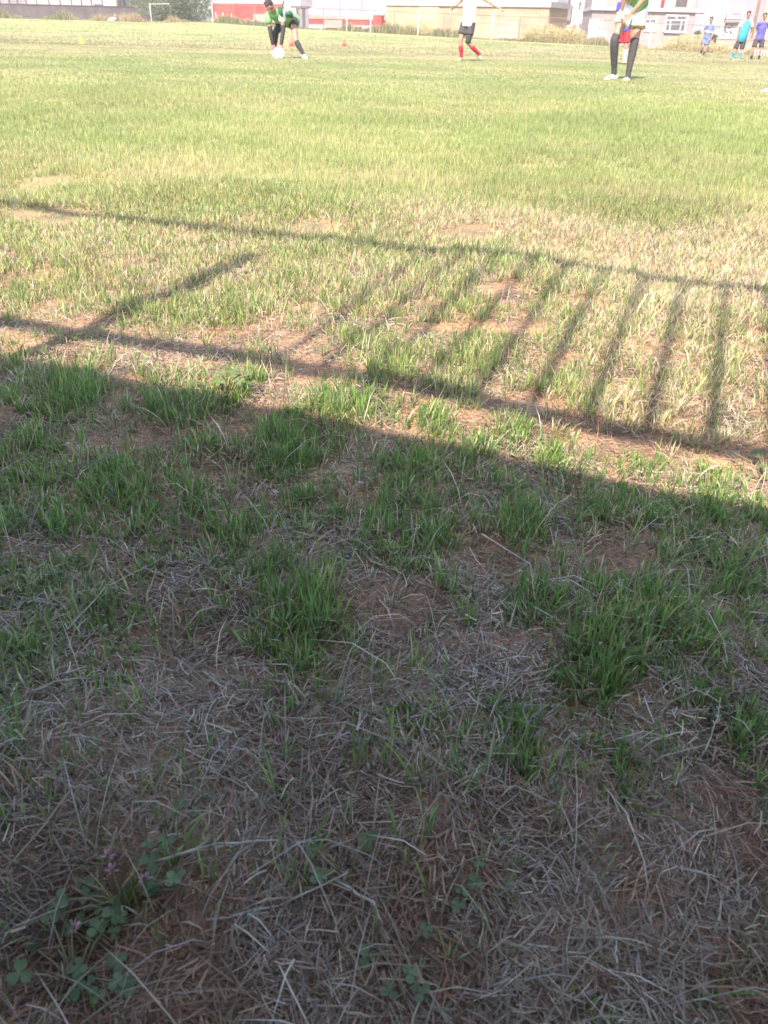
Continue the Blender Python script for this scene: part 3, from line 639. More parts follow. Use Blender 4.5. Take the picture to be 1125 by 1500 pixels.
    for i, q in enumerate('LR'):
        kn, an = J['knee' + q], J['ank' + q]
        if sock:
            sm = sock[i] if isinstance(sock, tuple) else sock
            if sock_top < 0:
                hp = J['hip' + q]; a0 = lerp(kn, hp, -sock_top)
                MB().tube([a0, kn, lerp(kn, an, .3), lerp(kn, an, .7), an, an - Vector((0, 0, .03 * s))], [.066 * s, .062 * s, .060 * s, .045 * s, .039 * s, .040 * s], n=14).build('sock', sm, root, True)
            else:
                MB().tube([lerp(kn, an, sock_top), lerp(kn, an, lerp(sock_top, 1, .3)), lerp(kn, an, .75), an, an - Vector((0, 0, .03 * s))], [.058 * s, .056 * s, .043 * s, .038 * s, .039 * s], n=14).build('sock', sm, root, True)
        shoe(an, J['toe' + q], s, shoes, root, shoe_up[i])
    return root, dict(hipm=hipm, shm=shm, hm=hm, sax=sax, fwd=fwd, shirt=shirt, shorts=shorts, body=body)
def joints(Y, dy=0, **k):
    """joints surveyed as (px, py, depth offset)"""
    return {n: survey(v[0], v[1] + dy, Y + (v[2] if len(v) > 2 else 0)) for n, v in k.items()}

# goalkeeper stooping over the ball
Yg = 18.8
J = joints(Yg, 3, hipL=(417, 26, .55), hipR=(429, 26, .42), kneeL=(404, 44, .25), kneeR=(433, 56, .15), ankL=(401, 70, .35), ankR=(445, 77.5, .1), toeL=(396, 76, -.1), toeR=(452, 86, -.25),
           shL=(392, 20, .0), shR=(412, 15, .02), elL=(396, 41, -.02), elR=(415, 40, .02), wrL=(400, 64, .0), wrR=(411.5, 64.5, -.04), neck=(400, 12, -.06), head=(395.5, 6.5, -.14))
_, G = person('goalkeeper in a green shirt stooping with both hands on the white ball', 1.0, J, M['green'], M['black'], M['black'], M['white'], .08, .32,   .42, .010, Vector((-.15, -.85, -.35)), hem=.16, curl=(.45, .45))
root = _
for q in 'LR':
    el, wr = J['el' + q], J['wr' + q]
    MB().tube([lerp(J['sh' + q], el, .78), el, lerp(el, wr, .35), lerp(el, wr, .93)], [.052, .047, .045, .035], n=12).build('arm_sleeve', M['black'], root, True)
    hd_ = (wr - el).normalized(); MB().tube([wr - hd_ * .03, wr + hd_ * .02, wr + hd_ * .075], [.034, .044, .047], [.03, .024, .022], axis=(1, 0, 0), n=12).build('glove', M['glove'], root, True)
    MB().tube([lerp(J['sh' + q], el, .02), lerp(J['sh' + q], el, .46)], [.077, .075], n=14).build('shirt_sleeve', M['white'] if q == 'R' else M['green'], root, True)
MB().tube([J['hipL'], lerp(J['hipL'], J['kneeL'], .6), J['kneeL'], lerp(J['kneeL'], J['ankL'], .5), J['ankL']], [.1, .088, .068, .062, .045], n=14).build('legging', M['black'], root, True)
for (a, b_) in (((409, 7, -.1), (413, 20, -.08)), ((424, 14, .12), (428, 22, .2)), ((420, 17, .02), (427, 19, .12))):
    p, q = survey(a[0], a[1] + 3, Yg + a[2]), survey(b_[0], b_[1] + 3, Yg + b_[2])
    MB().tube([p, lerp(p, q, .5), q], [.035, .05, .03], n=10).build('shirt_panel', M['dgreen'], root, True)
# match ball
bc = survey(408.2, 78.8, Yg - .12)
bl = empty('football', bc - Vector((0, 0, .122)), 'white football with pale grey panels held down by the goalkeeper', 'ball')
MB().ball(bc, (.122, 0, 0), (0, .122, 0), (0, 0, .122), 24, 16).build('shell', M['ball_white'], bl, True)
for d in ((-.5, -.7, -.35), (.55, -.75, -.1), (0, -.85, .5), (.2, -.7, -.7), (-.85, -.3, .3), (0, .9, .2), (.8, .3, .4)):
    d = Vector(d).normalized(); t1 = d.orthogonal().normalized(); t2 = d.cross(t1)
    ring = [(d * .985 + (t1 * math.cos(k * 1.2566) + t2 * math.sin(k * 1.2566)) * .3).normalized() * .1232 for k in range(5)]
    MB().add([bc + d * .1242] + [bc + r for r in ring], [(0, 1 + k, 1 + (k + 1) % 5) for k in range(5)]).build('panel', M['ball_grey'], bl)

# player in a white shirt walking
Yw = 20.6
J = joints(Yw, 2.5, hipL=(681, 31, .05), hipR=(691, 31, -.02), kneeL=(674.5, 57, -.02), kneeR=(685.5, 59.5, -.1), ankL=(676, 82.5, .05), ankR=(703.5, 79, .12), toeL=(671, 88, -.15), toeR=(699.5, 89, -.0),
           shL=(682, -11, .1), shR=(700, -11, -.08), elL=(675, -1, .3), elR=(714, -1, -.1), wrL=(666, 7, .2), wrR=(731, 9, -.22), neck=(692, -18), head=(692, -29, -.04))
root, G = person('player in white shirt and black shorts with red socks walking on grass', .89, J, M['white'], M['dgrey'], M['red'], M['lime'], .3, .62,   .6, .011, Vector((-.7, -.7, 0)), hem=.06, shoe_up=(None, Vector((.55, .1, .62)).normalized()), curl=(.5, .8))
MB().tube([lerp(J['hipR'], J['kneeR'], .5), J['kneeR']], [.07, .062], n=12).build('undershort', M['black'], root, True)

# player with long dark socks, hand on thigh
Yk = 13.6
J = joints(Yk, 3, hipL=(923, 4, .05), hipR=(940, 6, .1), kneeL=(900, 56, -.15), kneeR=(929, 61, -.02), ankL=(899.5, 107, -.02), ankR=(919, 111.5, -.08), toeL=(878, 117, -.2), toeR=(908, 121, -.3),
           shL=(928, -52, -.3), shR=(956, -52, -.15), elL=(916, -16, -.5), elR=(950, -12, -.42), wrL=(911, 12, -.42), wrR=(925, 17, -.34), neck=(945, -66, -.3), head=(946, -84, -.38))
root, G = person('player in white shorts and long charcoal over the knee socks', 1.0, J, M['green'], M['white'], M['dgrey'], M['white'], -.12, .56, .55, .01, Vector((-.9, -.5, -.1)), hem=.0, curl=(.6, .6), flare=1.08)
for q in 'R':
    hp, kn = J['hip' + q], J['knee' + q]
    MB().tube([lerp(hp, kn, .545), lerp(hp, kn, .575)], [.119, .119], n=16, cap=False).build('shorts_trim', M['yellow'], root, True)
p = lerp(G['hm'], G['shm'], .15); MB().tube([p + G['sax'] * -.1 + Vector((-.06, -.1, 0)), lerp(G['hm'], G['shm'], .55) + G['sax'] * -.09 + Vector((-.06, -.1, 0))], [.07, .09], n=12).build('shirt_panel', M['pale_yellow'], root, True)

# player in blue and red behind him
Yb = 21.3
J = joints(Yb, 2.5, hipL=(909, 43, .05), hipR=(919, 43, 0), kneeL=(903, 67, .0), kneeR=(917, 67, -.05), ankL=(900, 88.5, .1), ankR=(914.5, 89.5, 0), toeL=(895, 94, -.1), toeR=(908, 95, -.15),
           shL=(907, 4, .0), shR=(925, 4, .05), elL=(904, 22, -.05), elR=(928, 24, .0), wrL=(902, 41, -.12), wrR=(926, 42, -.1), neck=(917, -1), head=(917, -11, -.03))
person('player in blue shirt and red shorts standing behind the dark socked player', .88, J, M['blue'], M['red'], M['white'], M['dgrey'], .15, .7, .55, .014, Vector((-.4, -.9, 0)))

# three boys at the right
J = joints(34.8, 2, hipL=(1031.5, 55, .05), hipR=(1038, 55, 0), kneeL=(1029.5, 66, -.1), kneeR=(1034.5, 67, -.05), ankL=(1026.5, 77, .05), ankR=(1030, 79.5, -.05), toeL=(1024, 81, -.15), toeR=(1027, 84, -.25),
           shL=(1034.5, 36.5, .0), shR=(1046, 37, .05), elL=(1031, 46, .05), elR=(1045, 46, .0), wrL=(1028, 56, -.05), wrR=(1040, 55, -.1), neck=(1041, 33), head=(1042, 27, -.03))
root, G = person('boy in a light blue kit with a white chest band walking', .77, J, M['lblue'], M['lblue'], M['black'], M['pale_yellow'], .55, .75, .5, .015, Vector((-.2, -1, 0)))
a_, b_ = lerp(G['hm'], G['shm'], .5), lerp(G['hm'], G['shm'], .62)
MB().tube([a_, b_], [.143, .144], [.107, .108], axis=G['sax'], n=16, cap=False).build('chest_band', M['white'], root, True)
Yc = 31.4
J = joints(Yc, 2, hipL=(1082, 57.5, .03), hipR=(1090, 57.5, 0), kneeL=(1076.5, 71.5, -.05), kneeR=(1086, 71.5, -.05), ankL=(1073.5, 82.5, .05), ankR=(1082.5, 82.8, 0), toeL=(1070, 87, -.2), toeR=(1081, 87.5, -.25),
           shL=(1086.5, 31, .0), shR=(1101, 31.5, .0), elL=(1081.5, 45, .08), elR=(1101.5, 45, .08), wrL=(1078, 57, .02), wrR=(1097, 58, .0), neck=(1095, 27), head=(1096.8, 19.5, -.03))
root, G = person('boy in a cyan bib with black shorts and cyan socks', .81, J, M['white'], M['black'], M['cyan_sock'], M['cyan_sock'], .2, .85, .4, .015, Vector((-.2, -1, 0)))
bb = MB(); bb.tube([lerp(G['hm'], G['shm'], -.05), lerp(G['hm'], G['shm'], .35), lerp(G['hm'], G['shm'], .8), lerp(G['hm'], G['shm'], .98)], [.162, .155, .158, .149], [.125, .123, .125, .095], axis=G['sax'], n=18, ck=.06)
bb.tube([lerp(G['shm'], J['shL'], .62), G['shm'], lerp(G['shm'], J['shR'], .62)], [.066, .078, .066], n=12)
bb.build('bib', M['cyan'], root, True)
J = joints(31.1, 2, hipL=(1108, 56, .03), hipR=(1117, 56, 0), kneeL=(1104, 70, -.05), kneeR=(1114.5, 70, -.05), ankL=(1100.3, 83.5, .05), ankR=(1111.5, 83.5, 0), toeL=(1098, 88, -.2), toeR=(1111, 88, -.25),
           shL=(1111, 33, .0), shR=(1126, 33, .0), elL=(1107, 45, .08), elR=(1128, 46, .08), wrL=(1102, 56, .02), wrR=(1125, 57, .0), neck=(1119, 29.5), head=(1120.8, 22, -.03))
person('boy in a violet blue shirt and charcoal shorts at the right edge', .81, J, M['purple'], M['dgrey'], M['black'], M['black'], .72, .78, .5, .015, Vector((-.3, -1, 0)))
# player stepping in from the right, only a white shoe in view
Ye = 11.3
J = joints(Ye, 3, hipL=(1180, 18, .1), hipR=(1200, 18, .05), kneeL=(1152, 78, .0), kneeR=(1202, 78, .0), ankL=(1130, 127, .05), ankR=(1196, 131, .0), toeL=(1108, 135, -.05), toeR=(1180, 140, -.2),
           shL=(1190, -60, .05), shR=(1228, -60, .05), elL=(1180, -15, .1), elR=(1238, -15, .1), wrL=(1170, 25, .0), wrR=(1240, 25, .0), neck=(1210, -76), head=(1213, -98, -.03))
person('player at the right border with only a white shoe in the picture', .98, J, M['white'], M['black'], M['white'], M['white'], .2, .75, .5, .015, Vector((-1, -.4, 0)))

# training cones
def cone(px, py, Y, h, material, label):
    p = survey(px, py, Y); p.z = hz(p.x, p.y)
    e = empty('training_cone', p, label, 'cone', 'training cones on the field')
    MB().tube([p + Z3 * .012, p + Z3 * (h * .5), p + Z3 * h], [h * .38, h * .24, h * .1], n=18, cap=False).build('cone_body', material, e, True)
    MB().box(p + Vector((-h * .48, -h * .48, 0)), (h * .96, 0, 0), (0, h * .96, 0), (0, 0, .014)).build('base', material, e)
cone(119, 57.5, 27, .17, M['cone_y'], 'yellow training cone on the dry strip at left')
cone(504, 61.5, 33, .24, M['cone_r'], 'red training cone on the dry strip right of the goalkeeper')
cone(427, 59, 31, .24, M['cone_r'], 'red training cone showing behind the leg of the goalkeeper')

# ------------------------------------------------------------------ far side: fence, walls, houses
class Facade:
    """front plane of a building between two ground points; rectangles are set out on it"""
    def __init__(s, pxa, Ya, pxb, Yb, py=30):
        a = survey(pxa, py, Ya); b = survey(pxb, py, Yb); a.z = b.z = 0
        s.a = a; s.d = (b - a); s.L = s.d.length; s.d.normalize(); s.n = Vector((s.d.y, -s.d.x, 0))   # n faces the field
        if s.n.y > 0: s.n = -s.n
        s.gz = min(hz(a.x, a.y), hz(b.x, b.y)) - .4
    def uz(s, px, py):
        d = FW + RT * ((px - 562.5) / FPX) - UP * ((py - 750.0) / FPX)
        t = (s.a - EYE).dot(s.n) / d.dot(s.n); p = EYE + d * t
        return (p - s.a).dot(s.d), p.z
    def rect(s, x0, y0, x1, y1):
        m = (y0 + y1) / 2; k = (x0 + x1) / 2
        return s.uz(x0, m)[0], s.uz(x1, m)[0], s.uz(k, y1)[1], s.uz(k, y0)[1]
    def slab(s, u0, u1, z0, z1, o0, o1, name, material, parent=None, origin=None):
        """box on the facade, from o0 to o1 metres in front of its plane"""
        mb = MB().box(s.a + s.d * u0 + s.n * o0 + Z3 * z0, s.d * (u1 - u0), s.n * (o1 - o0), Z3 * (z1 - z0))
        return mb.build(name, material, parent, origin=origin)
    def px(s, x0, y0, x1, y1, o0, o1, name, material, parent=None):
        u0, u1, z0, z1 = s.rect(x0, y0, x1, y1); return s.slab(u0, u1, z0, z1, o0, o1, name, material, parent)
    def thing(s, name, label, cat, group=None):
        p = s.a + s.d * (s.L / 2); p.z = s.gz + .4; return empty(name, p, label, cat, group)
m_white = mat('white_plaster', (.32, .295, .32), .85, .1, .8); m_lav = mat('lavender_plaster', (.205, .185, .235), .85, .06, .6); m_cream = mat('cream_plaster', (.28, .24, .165), .85, .1, .9)
m_grey = mat('grey_block', (.07, .057, .063), .9, .25, 1.2); m_dark = mat('dark_recess', (.06, .05, .055), .7, .2, 2); m_mid = mat('grey_metal', (.15, .13, .155), .6, .15, 1.5)
m_redp = mat('red_painted_wall', (.30, .038, .038), .7, .14, .8, (.35, .06, .058)); m_pinkp = mat('pink_plaster', (.26, .18, .16), .85, .12, .7)
m_brick = brick_mat('orange_brick', (.24, .135, .085), (.285, .165, .11), (.30, .245, .2)); m_ybrick = brick_mat('yellow_brick', (.25, .185, .11), (.275, .21, .13), (.30, .25, .185))
m_pbrick = brick_mat('pink_brick', (.20, .14, .145), (.23, .165, .17), (.26, .22, .225)); m_slab = mat('pale_concrete', (.25, .225, .235), .9, .1, 1)
m_pane = mat('window_pane', (.07, .07, .08), .4, .2, 1.5, spec=.2); m_brown = mat('brown_timber', (.16, .10, .075), .8, .2, 3)
m_wpipe = mat('white_pipe', (.42, .40, .41), .6); m_dpipe = mat('rusty_dark_pipe', (.14, .11, .10), .7); m_dbrick = brick_mat('dark_brick', (.13, .10, .10), (.17, .13, .13), (.2, .17, .16))

# fence along the back of the field
fe = empty('field_fence', BASE[4], 'thin pipe fence with white and dark posts along the back of the field', 'fence')
def fence_pt(px):
    xs = [222, 312, 430, 543, 650, 762, 880, 957, 1075]; Ys = [p.y for p in BASE]
    p = survey(px, 30, float(np.interp(px, xs, Ys))); 
    q = Vector((p.x, p.y, 0)); q.z = hz(q.x, q.y); return q
FH = 1.62; prev = None
for px, wh in ((222, 1), (251, 0), (312, 1), (343, 0), (374, 0), (406, 0), (438, 0), (474, 0), (508, 1), (543, 1), (578, 0), (613, 1), (650, 0), (686, 0), (722, 1), (762, 0), (800, 0), (840, 0), (880, 0), (918, 0), (957, 1), (1000, 0), (1045, 0), (1090, 0), (1136, 1)):
    p = fence_pt(px)
    MB().tube([p - Z3 * .1, p + Z3 * FH],   .042 if wh else .03, n=8).build('post', m_wpipe if wh else m_dpipe, fe, True)
    if prev is not None and px != 312:
        MB().tube([prev + Z3 * (FH - .04), p + Z3 * (FH - .04)], .025, n=6).build('top_rail', m_wpipe if px == 251 else m_dpipe, fe, True)
        for zz in (.5, 1.05): MB().tube([prev + Z3 * zz, p + Z3 * zz], .006, n=4).build('wire', m_dpipe, fe, True)
    prev = p

# grey wall and panelled shed at the left
F = Facade(-90, 106, 279, 100); t = F.thing('block_wall', 'long dark grey block wall at the far left behind weeds', 'wall')
zt = F.uz(110, 8.5)[1]; F.slab(0, F.L, F.gz, zt, -.3, 0, 'wall_body', m_grey, t); F.slab(-.1, F.L + .1, zt, zt + .07, -.36, .06, 'coping', m_grey, t)
F.px(137, 6.2, 150, 9, -.2, -.1, 'raised_block', m_grey, t)
F = Facade(-90, 121, 172, 115); t = F.thing('panelled_shed', 'pale panelled shed with thin dark posts above the grey wall', 'shed')
zt = F.uz(80, 4)[1] + 3.6; ed = [-90, -60, -30, 0, 14, 26, 39, 54, 72, 88.5, 105, 119.5, 134, 150, 172]
for i in range(len(ed) - 1):
    u0, u1 = F.uz(ed[i], 4)[0], F.uz(ed[i + 1], 4)[0]
    F.slab(u0 + .03, u1 - .03, F.gz, zt, -.1, 0, 'panel', m_mid if ed[i] < 36 else m_slab, t); F.slab(u1 - .05, u1 + .05, F.gz, zt + .05, 0.003, .1, 'post', m_dark, t)
F.slab(-.2, F.L + .2, F.gz, zt + .1, -6, -.1, 'shed_body', m_slab, t); F.slab(-.4, F.L + .4, zt + .1, zt + .25, -6.3, .4, 'roof', m_mid, t)

def leaf_cloud(name, c, rx, ry, rz, n, size, cols, parent, seed=0, low=0.0, shape=1.0):
    g = np.random.default_rng(seed); d = g.normal(0, 1, (n, 3)); d /= np.linalg.norm(d, axis=1)[:, None]
    r = g.random(n) ** .45; lob = .72 + .5 * fbm(d[:, 0] * 2.2 + 7 + seed, d[:, 2] * 2.2 + d[:, 1] * 2, 61 + seed, 2)
    P = d * (r * lob)[:, None] * np.array([rx, ry, rz]) + np.array(c)
    P = P[P[:, 2] > low]; n = len(P)
    a = g.normal(0, 1, (n, 3)); a /= np.linalg.norm(a, axis=1)[:, None]; b = np.cross(a, g.normal(0, 1, (n, 3))); b /= np.linalg.norm(b, axis=1)[:, None]
    s = size * g.uniform(.6, 1.4, (n, 1)); V = np.stack([P - a * s, P + b * s * .45, P + a * s, P - b * s * .45], 1)
    o3 = np.array(parent_origin(parent)); V = (V - o3).reshape(-1, 3)
    cols = np.array(cols); cc = cols[g.integers(0, len(cols), n)] * (1 + g.normal(0, .15, (n, 1)))
    i = np.arange(n) * 4
    return np_mesh(name, V, np.stack([i, i + 1, i + 2, i + 3], 1), np.clip(np.repeat(cc, 4, 0), .01, .9), M['blade'], False, parent)
GRN = [(.17, .19, .13), (.21, .225, .16), (.13, .15, .10), (.25, .26, .2)]; YEL = [(.52, .44, .24), (.58, .50, .30), (.42, .32, .17), (.55, .49, .33)]
def tree(name, px, Y, cz, rx, rz, n, size, label, cat, cols, seed, trunk=.12, ry=None, stems=1, low=0):
    p = survey(px, 30, Y); p.z = hz(p.x, p.y); e = empty(name, p, label, cat)
    c = p + Z3 * cz; tm = MB(); r = random.Random(seed)
    for k in range(stems):
        b = p + Vector(((k - (stems - 1) / 2) * .75, 0, -.1)); m = lerp(b, c, .5) + Vector((r.uniform(-.1, .1), 0, 0))
        tm.tube([b, m, c + Vector((b.x - p.x, 0, 0))], [trunk, trunk * .8, trunk * .5], n=9)
        for j in range(6):
            a = r.uniform(0, 6.28); q = lerp(m, c, r.random()); tm.tube([q, q + Vector((math.cos(a) * rx * .3, math.sin(a) * rx * .25, rz * .22)), q + Vector((math.cos(a) * rx * .62, math.sin(a) * rx * .5, rz * .55 * r.random()))], [trunk * .4, trunk * .28, trunk * .12], n=6)
    tm.build('trunk', m_dark, e, True)
    leaf_cloud('crown', c, rx, ry or rx * .8, rz, n, size, cols, e, seed, p.z + low)
    return e
tree('bare_trunk_tree', 181, 108, 5.2, 2.6, 2.2, 5000, .13, 'tree with two dark trunks rising behind the grey wall', 'tree', GRN, 4, .34, stems=2)
tree('willow_bush', 262, 98, 1.9, 4.6, 2.6, 17000, .10, 'large grey green bush between grey wall and red wall', 'bush', GRN, 5, .2)
tree('willow_bush', 222, 103, 2.2, 2.6, 2.0, 10000, .085, 'lighter grey green bush behind the white frame at left', 'bush', [(.2, .22, .15), (.25, .27, .19), (.15, .18, .1)], 6, .15)

# red walls
F = Facade(311, 97, 414, 93); t = F.thing('red_wall', 'bright red wall with white coping left of the goalkeeper', 'wall')
zt = F.uz(360, 5.5)[1]; zb = F.uz(360, 29)[1]
F.slab(0, F.L, F.gz, zb, -.3, .03, 'plinth', m_slab, t); F.slab(0, F.L, zb, zt, -.3, 0, 'wall_body', m_redp, t); F.slab(-.1, F.L + .1, zt, zt + .34, -.36, .05, 'coping', m_slab, t)
F.px(376, 21, 408, 33, .035, .6, 'pink_ramp', m_pinkp, t)
for i, (px, y0) in enumerate(((317, 18), (327.5, 18), (339.5, 20))):
    p = survey(px, 31, 91); q = survey(px, y0, 91); p.z = hz(p.x, p.y)
    e = empty('white_bollard', p, ('slim white bollard beside the white fence post before the red wall', 'middle one of three slim white bollards before the red wall', 'shortest white bollard before the red wall')[i], 'bollard', 'white bollards before the red wall')
    MB().tube([p - Z3 * .1, p + Z3 * (q.z - p.z) * .9, Vector((p.x, p.y, q.z))], [.06, .05, .03], n=8).build('bollard_body', m_wpipe, e, True); MB().box(p + Vector((-.35, -.2, -.2)), (.7, 0, 0), (0, .4, 0), (0, 0, .55)).build('footing', m_slab, e)
F = Facade(434, 92.5, 452, 92); t = F.thing('metal_gate', 'dark grey metal gate with lintel between the two red walls', 'gate')
zt = F.uz(443, 9)[1]; zb = F.uz(443, 12)[1]; w_ = F.L / 4
for k in range(4): F.slab(k * w_ + .01, (k + 1) * w_ - .01, F.gz, zb, -.08, 0, 'board', m_mid if k % 2 else m_grey, t)
F.slab(-.5, F.L + .1, zb + .01, zt, -.15, .08, 'lintel', m_dark, t)
F = Facade(447, 96, 566, 90); t = F.thing('low_red_wall', 'low red wall with pink top and white base right of the goalkeeper', 'wall')
z0, z1_, z2_, z3_ = F.uz(500, 42)[1], F.uz(500, 36.5)[1], F.uz(500, 29.5)[1], F.uz(500, 24.5)[1]
F.slab(0, F.L, F.gz, z1_, -.3, .05, 'plinth', m_slab, t); F.slab(0, F.L, z1_, z2_, -.3, 0, 'wall_body', m_redp, t); F.slab(0, F.L, z2_ + .002, z2_ + .07, -.3, .03, 'groove_band', m_brown, t); F.slab(-.05, F.L + .05, z2_ + .072, z3_, -.34, .07, 'coping', m_pinkp, t)
F.px(478, 29.5, 504, 41, .055, .35, 'pale_panel', m_pinkp, t); F.px(551, 22.5, 563, 42, .055, .5, 'red_end_pier', m_redp, t)
F = Facade(440, 112, 575, 108); t = F.thing('lavender_hall', 'plain lavender hall with vertical seams behind the low red wall', 'building')
zt = F.uz(500, 10)[1] + 4.5
for a_, b_ in ((440, 457), (457, 498), (498, 530), (530, 575)):
    u0, u1 = F.uz(a_, 10)[0], F.uz(b_, 10)[0]; F.slab(u0 + .02, u1 - .02, F.gz, zt, -.1, 0, 'panel', m_mid if a_ == 440 else m_lav, t)
F.slab(0, F.L, F.gz, zt - .1, -8, -.1, 'hall_body', m_mid, t); F.slab(-.3, F.L + .3, zt, zt + .2, -8.3, .3, 'roof', m_slab, t)
for i, (a_, y0, b_, y1) in enumerate(((447, 12.5, 465.5, 21.5), (525, 17.5, 543, 25.5), (552, 10.5, 565, 20.5))):
    F = Facade(a_, 99, b_, 98.5); t = F.thing('notice_board', ('white board above the low red wall beside the gate', 'white board above the low red wall between two white posts', 'white board beside the yellow corner of the brick building')[i], 'board', 'white boards above the low red wall')
    F.px(a_, y0, b_, y1, -.04, .04, 'sheet', m_white, t)
    for q in (a_ + 2, b_ - 2): u = F.uz(q, 20)[0]; F.slab(u - .04, u + .04, F.gz, F.uz(q, y0 + 1)[1], -.12, -.042, 'leg', m_mid, t)

# long brick building
F = Facade(566, 85, 803, 77); t = F.thing('brick_building', 'long low orange and yellow brick building with pale flat roof edge', 'building')
zt = F.uz(690, 9.5)[1]; uy = F.uz(643, 30)[0]
F.slab(0, uy, F.gz, zt, -4.6, .03, 'yellow_brick_wall', m_ybrick, t); F.slab(uy, F.L, F.gz, zt, -4.6, 0, 'orange_brick_wall', m_brick, t)
F.slab(-.15, F.L + .15, zt, zt + .42, -4.7, .14, 'roof_edge', m_slab, t)
F.px(742, 18, 766, 29, .003, .03, 'plaster_patch', m_ybrick, t); F.px(613, 5, 643, 32, .033, .055, 'plaster_patch', m_cream, t); F.px(726, 30, 760, 58, .003, .025, 'plaster_patch', m_pinkp, t)
F = Facade(640, 112, 835, 104); t = F.thing('pale_house', 'pale pinkish house rising behind the brick building', 'house')
zt = F.uz(740, 3)[1] + 4; F.slab(0, F.L, F.gz, zt, -8, 0, 'wall_body', m_white, t); F.slab(-.3, F.L + .3, zt, zt + .25, -8.3, .4, 'roof', m_slab, t)
for a_, b_ in ((748, 782), (690, 712)):
    w = F.px(a_, -16, b_, 6.5, .003, .06, 'window', m_pinkp, t); F.px(a_ + 1.5, -15, b_ - 1.5, 4.5, .062, .075, 'pane', m_lav, w); F.px(a_ - .5, 5.8, b_ + .5, 7, .08, .22, 'sill', m_brown, w)

# white house
F = Facade(798, 95, 868, 92); t = F.thing('white_house', 'white house with grey door between brick building and pink brick house', 'house')
zt = F.uz(830, 5)[1] + 4.5; F.slab(0, F.L, F.gz, zt, -8, 0, 'wall_body', m_white, t); F.slab(-.2, F.L + .2, zt, zt + .2, -8.2, .3, 'roof', m_slab, t)
F.px(819, -12, 835, 30, .003, .5, 'grey_recess', m_mid, t); F.px(832, 8, 838, 31, .003, .3, 'grey_recess_side', m_mid, t)  # grey recess drawn as proud boxes, its darkness put into the colour
w = F.px(839.8, 35.5, 845, 44, .003, .04, 'window', m_slab, t); F.px(840.6, 36.3, 844.2, 43.2, .042, .05, 'pane', m_dark, w)
w = F.px(847.8, 2, 853, 14, .003, .04, 'window', m_slab, t); F.px(848.5, 3, 850.3, 13.3, .042, .05, 'pane', m_dark, w); F.px(850.8, 3, 852.5, 8, .042, .05, 'pane', m_mid, w)
d = F.px(846.5, 34, 856.5, 62, .003, .05, 'door', m_mid, t); F.px(854.5, 47, 855.3, 49, .052, .1, 'handle', m_dark, d)
F.px(800, 27, 822, 44, .51, 3.0, 'porch_wall', m_white, t)

# pink brick house
F = Facade(866, 84.5, 1029, 83.5); t = F.thing('pink_brick_house', 'unfinished pink brick house with white framed windows and white slab', 'house')
zs = F.uz(985, 17.5)[1]; zt = zs + 3.2
F.slab(0, F.L, F.gz, zs, -9, 0, 'ground_floor_wall', m_pbrick, t); F.slab(-.1, F.L + .1, zs, zs + .26, -9.1, .25, 'floor_slab', m_white, t)
F.slab(0, F.L, zs + .26, zt, -9, 0, 'upper_wall', m_pbrick, t); F.slab(-.2, F.L + .2, zt, zt + .3, -9.2, .4, 'roof_slab', m_slab, t)
for a_, y0, b_, y1 in ((868, -14, 889, 14), (862.5, 27.5, 883, 41.2), (861, 42, 880.5, 57)): F.px(a_, y0, b_, y1, .003, .09, 'white_panel', m_white, t)
F.px(958, -16, 1014, 15.5, .003, .08, 'plaster_panel', m_white, t)
w = F.px(989, -14, 1008.5, 11.5, .083, .12, 'window', m_slab, t); F.px(990.5, -12, 1007.5, 10.3, .122, .13, 'pane', m_dark, w)
F.px(1017, -20, 1030, 70, .003, .16, 'corner_column', m_lav, t)
w = F.px(943.5, 27.5, 961.5, 46.5, .003, .07, 'window', m_white, t)
for a_, y0, b_, y1 in ((945, 29, 951.5, 33), (953, 29, 960, 33), (945, 34.5, 951.5, 45), (953, 34.5, 960, 45)): F.px(a_, y0, b_, y1, .072, .08, 'pane', m_slab if y0 > 33 else m_pane, w)
w = F.px(973, 21.5, 1007, 47, .003, .09, 'window', m_white, t)
for a_, y0, b_, y1 in ((977, 24, 990, 28.4), (992, 24, 1004.5, 28.4), (976.5, 30.3, 981, 34), (983, 30.3, 997, 34.4), (999, 30.6, 1003.5, 34.6), (975.5, 36, 980, 44), (982, 36.3, 995.5, 44.6), (997.5, 36.5, 1002, 45)): F.px(a_, y0, b_, y1, .092, .1, 'pane', m_pane, w)
F.slab(*F.rect(972, 47, 1008, 48.5), .003, .2, 'sill', m_white, w)
u, z = F.uz(970.5, 1)[0], F.uz(970.5, 12)[1]
cl = MB(); cl.add([F.a + F.d * (u + dx) + F.n * (.16 + .03 * math.sin(k * 2.1)) + Z3 * (z + zz) for k, dx in enumerate((-.14, -.02, .1, .2)) for zz in (0, .62)], [(0, 2, 3, 1), (2, 4, 5, 3), (4, 6, 7, 5)])
cp = F.a + F.d * u + F.n * .16 + Z3 * z
c_ = empty('hanging_cloth', cp, 'small red cloth hanging on the upper floor of the pink house', 'cloth'); cl.build('cloth_sheet', M['red'], c_); MB().tube([cp + Z3 * .63 - F.d * .4, cp + Z3 * .63 + F.d * .5], .012, n=6).build('line', m_dpipe, c_)

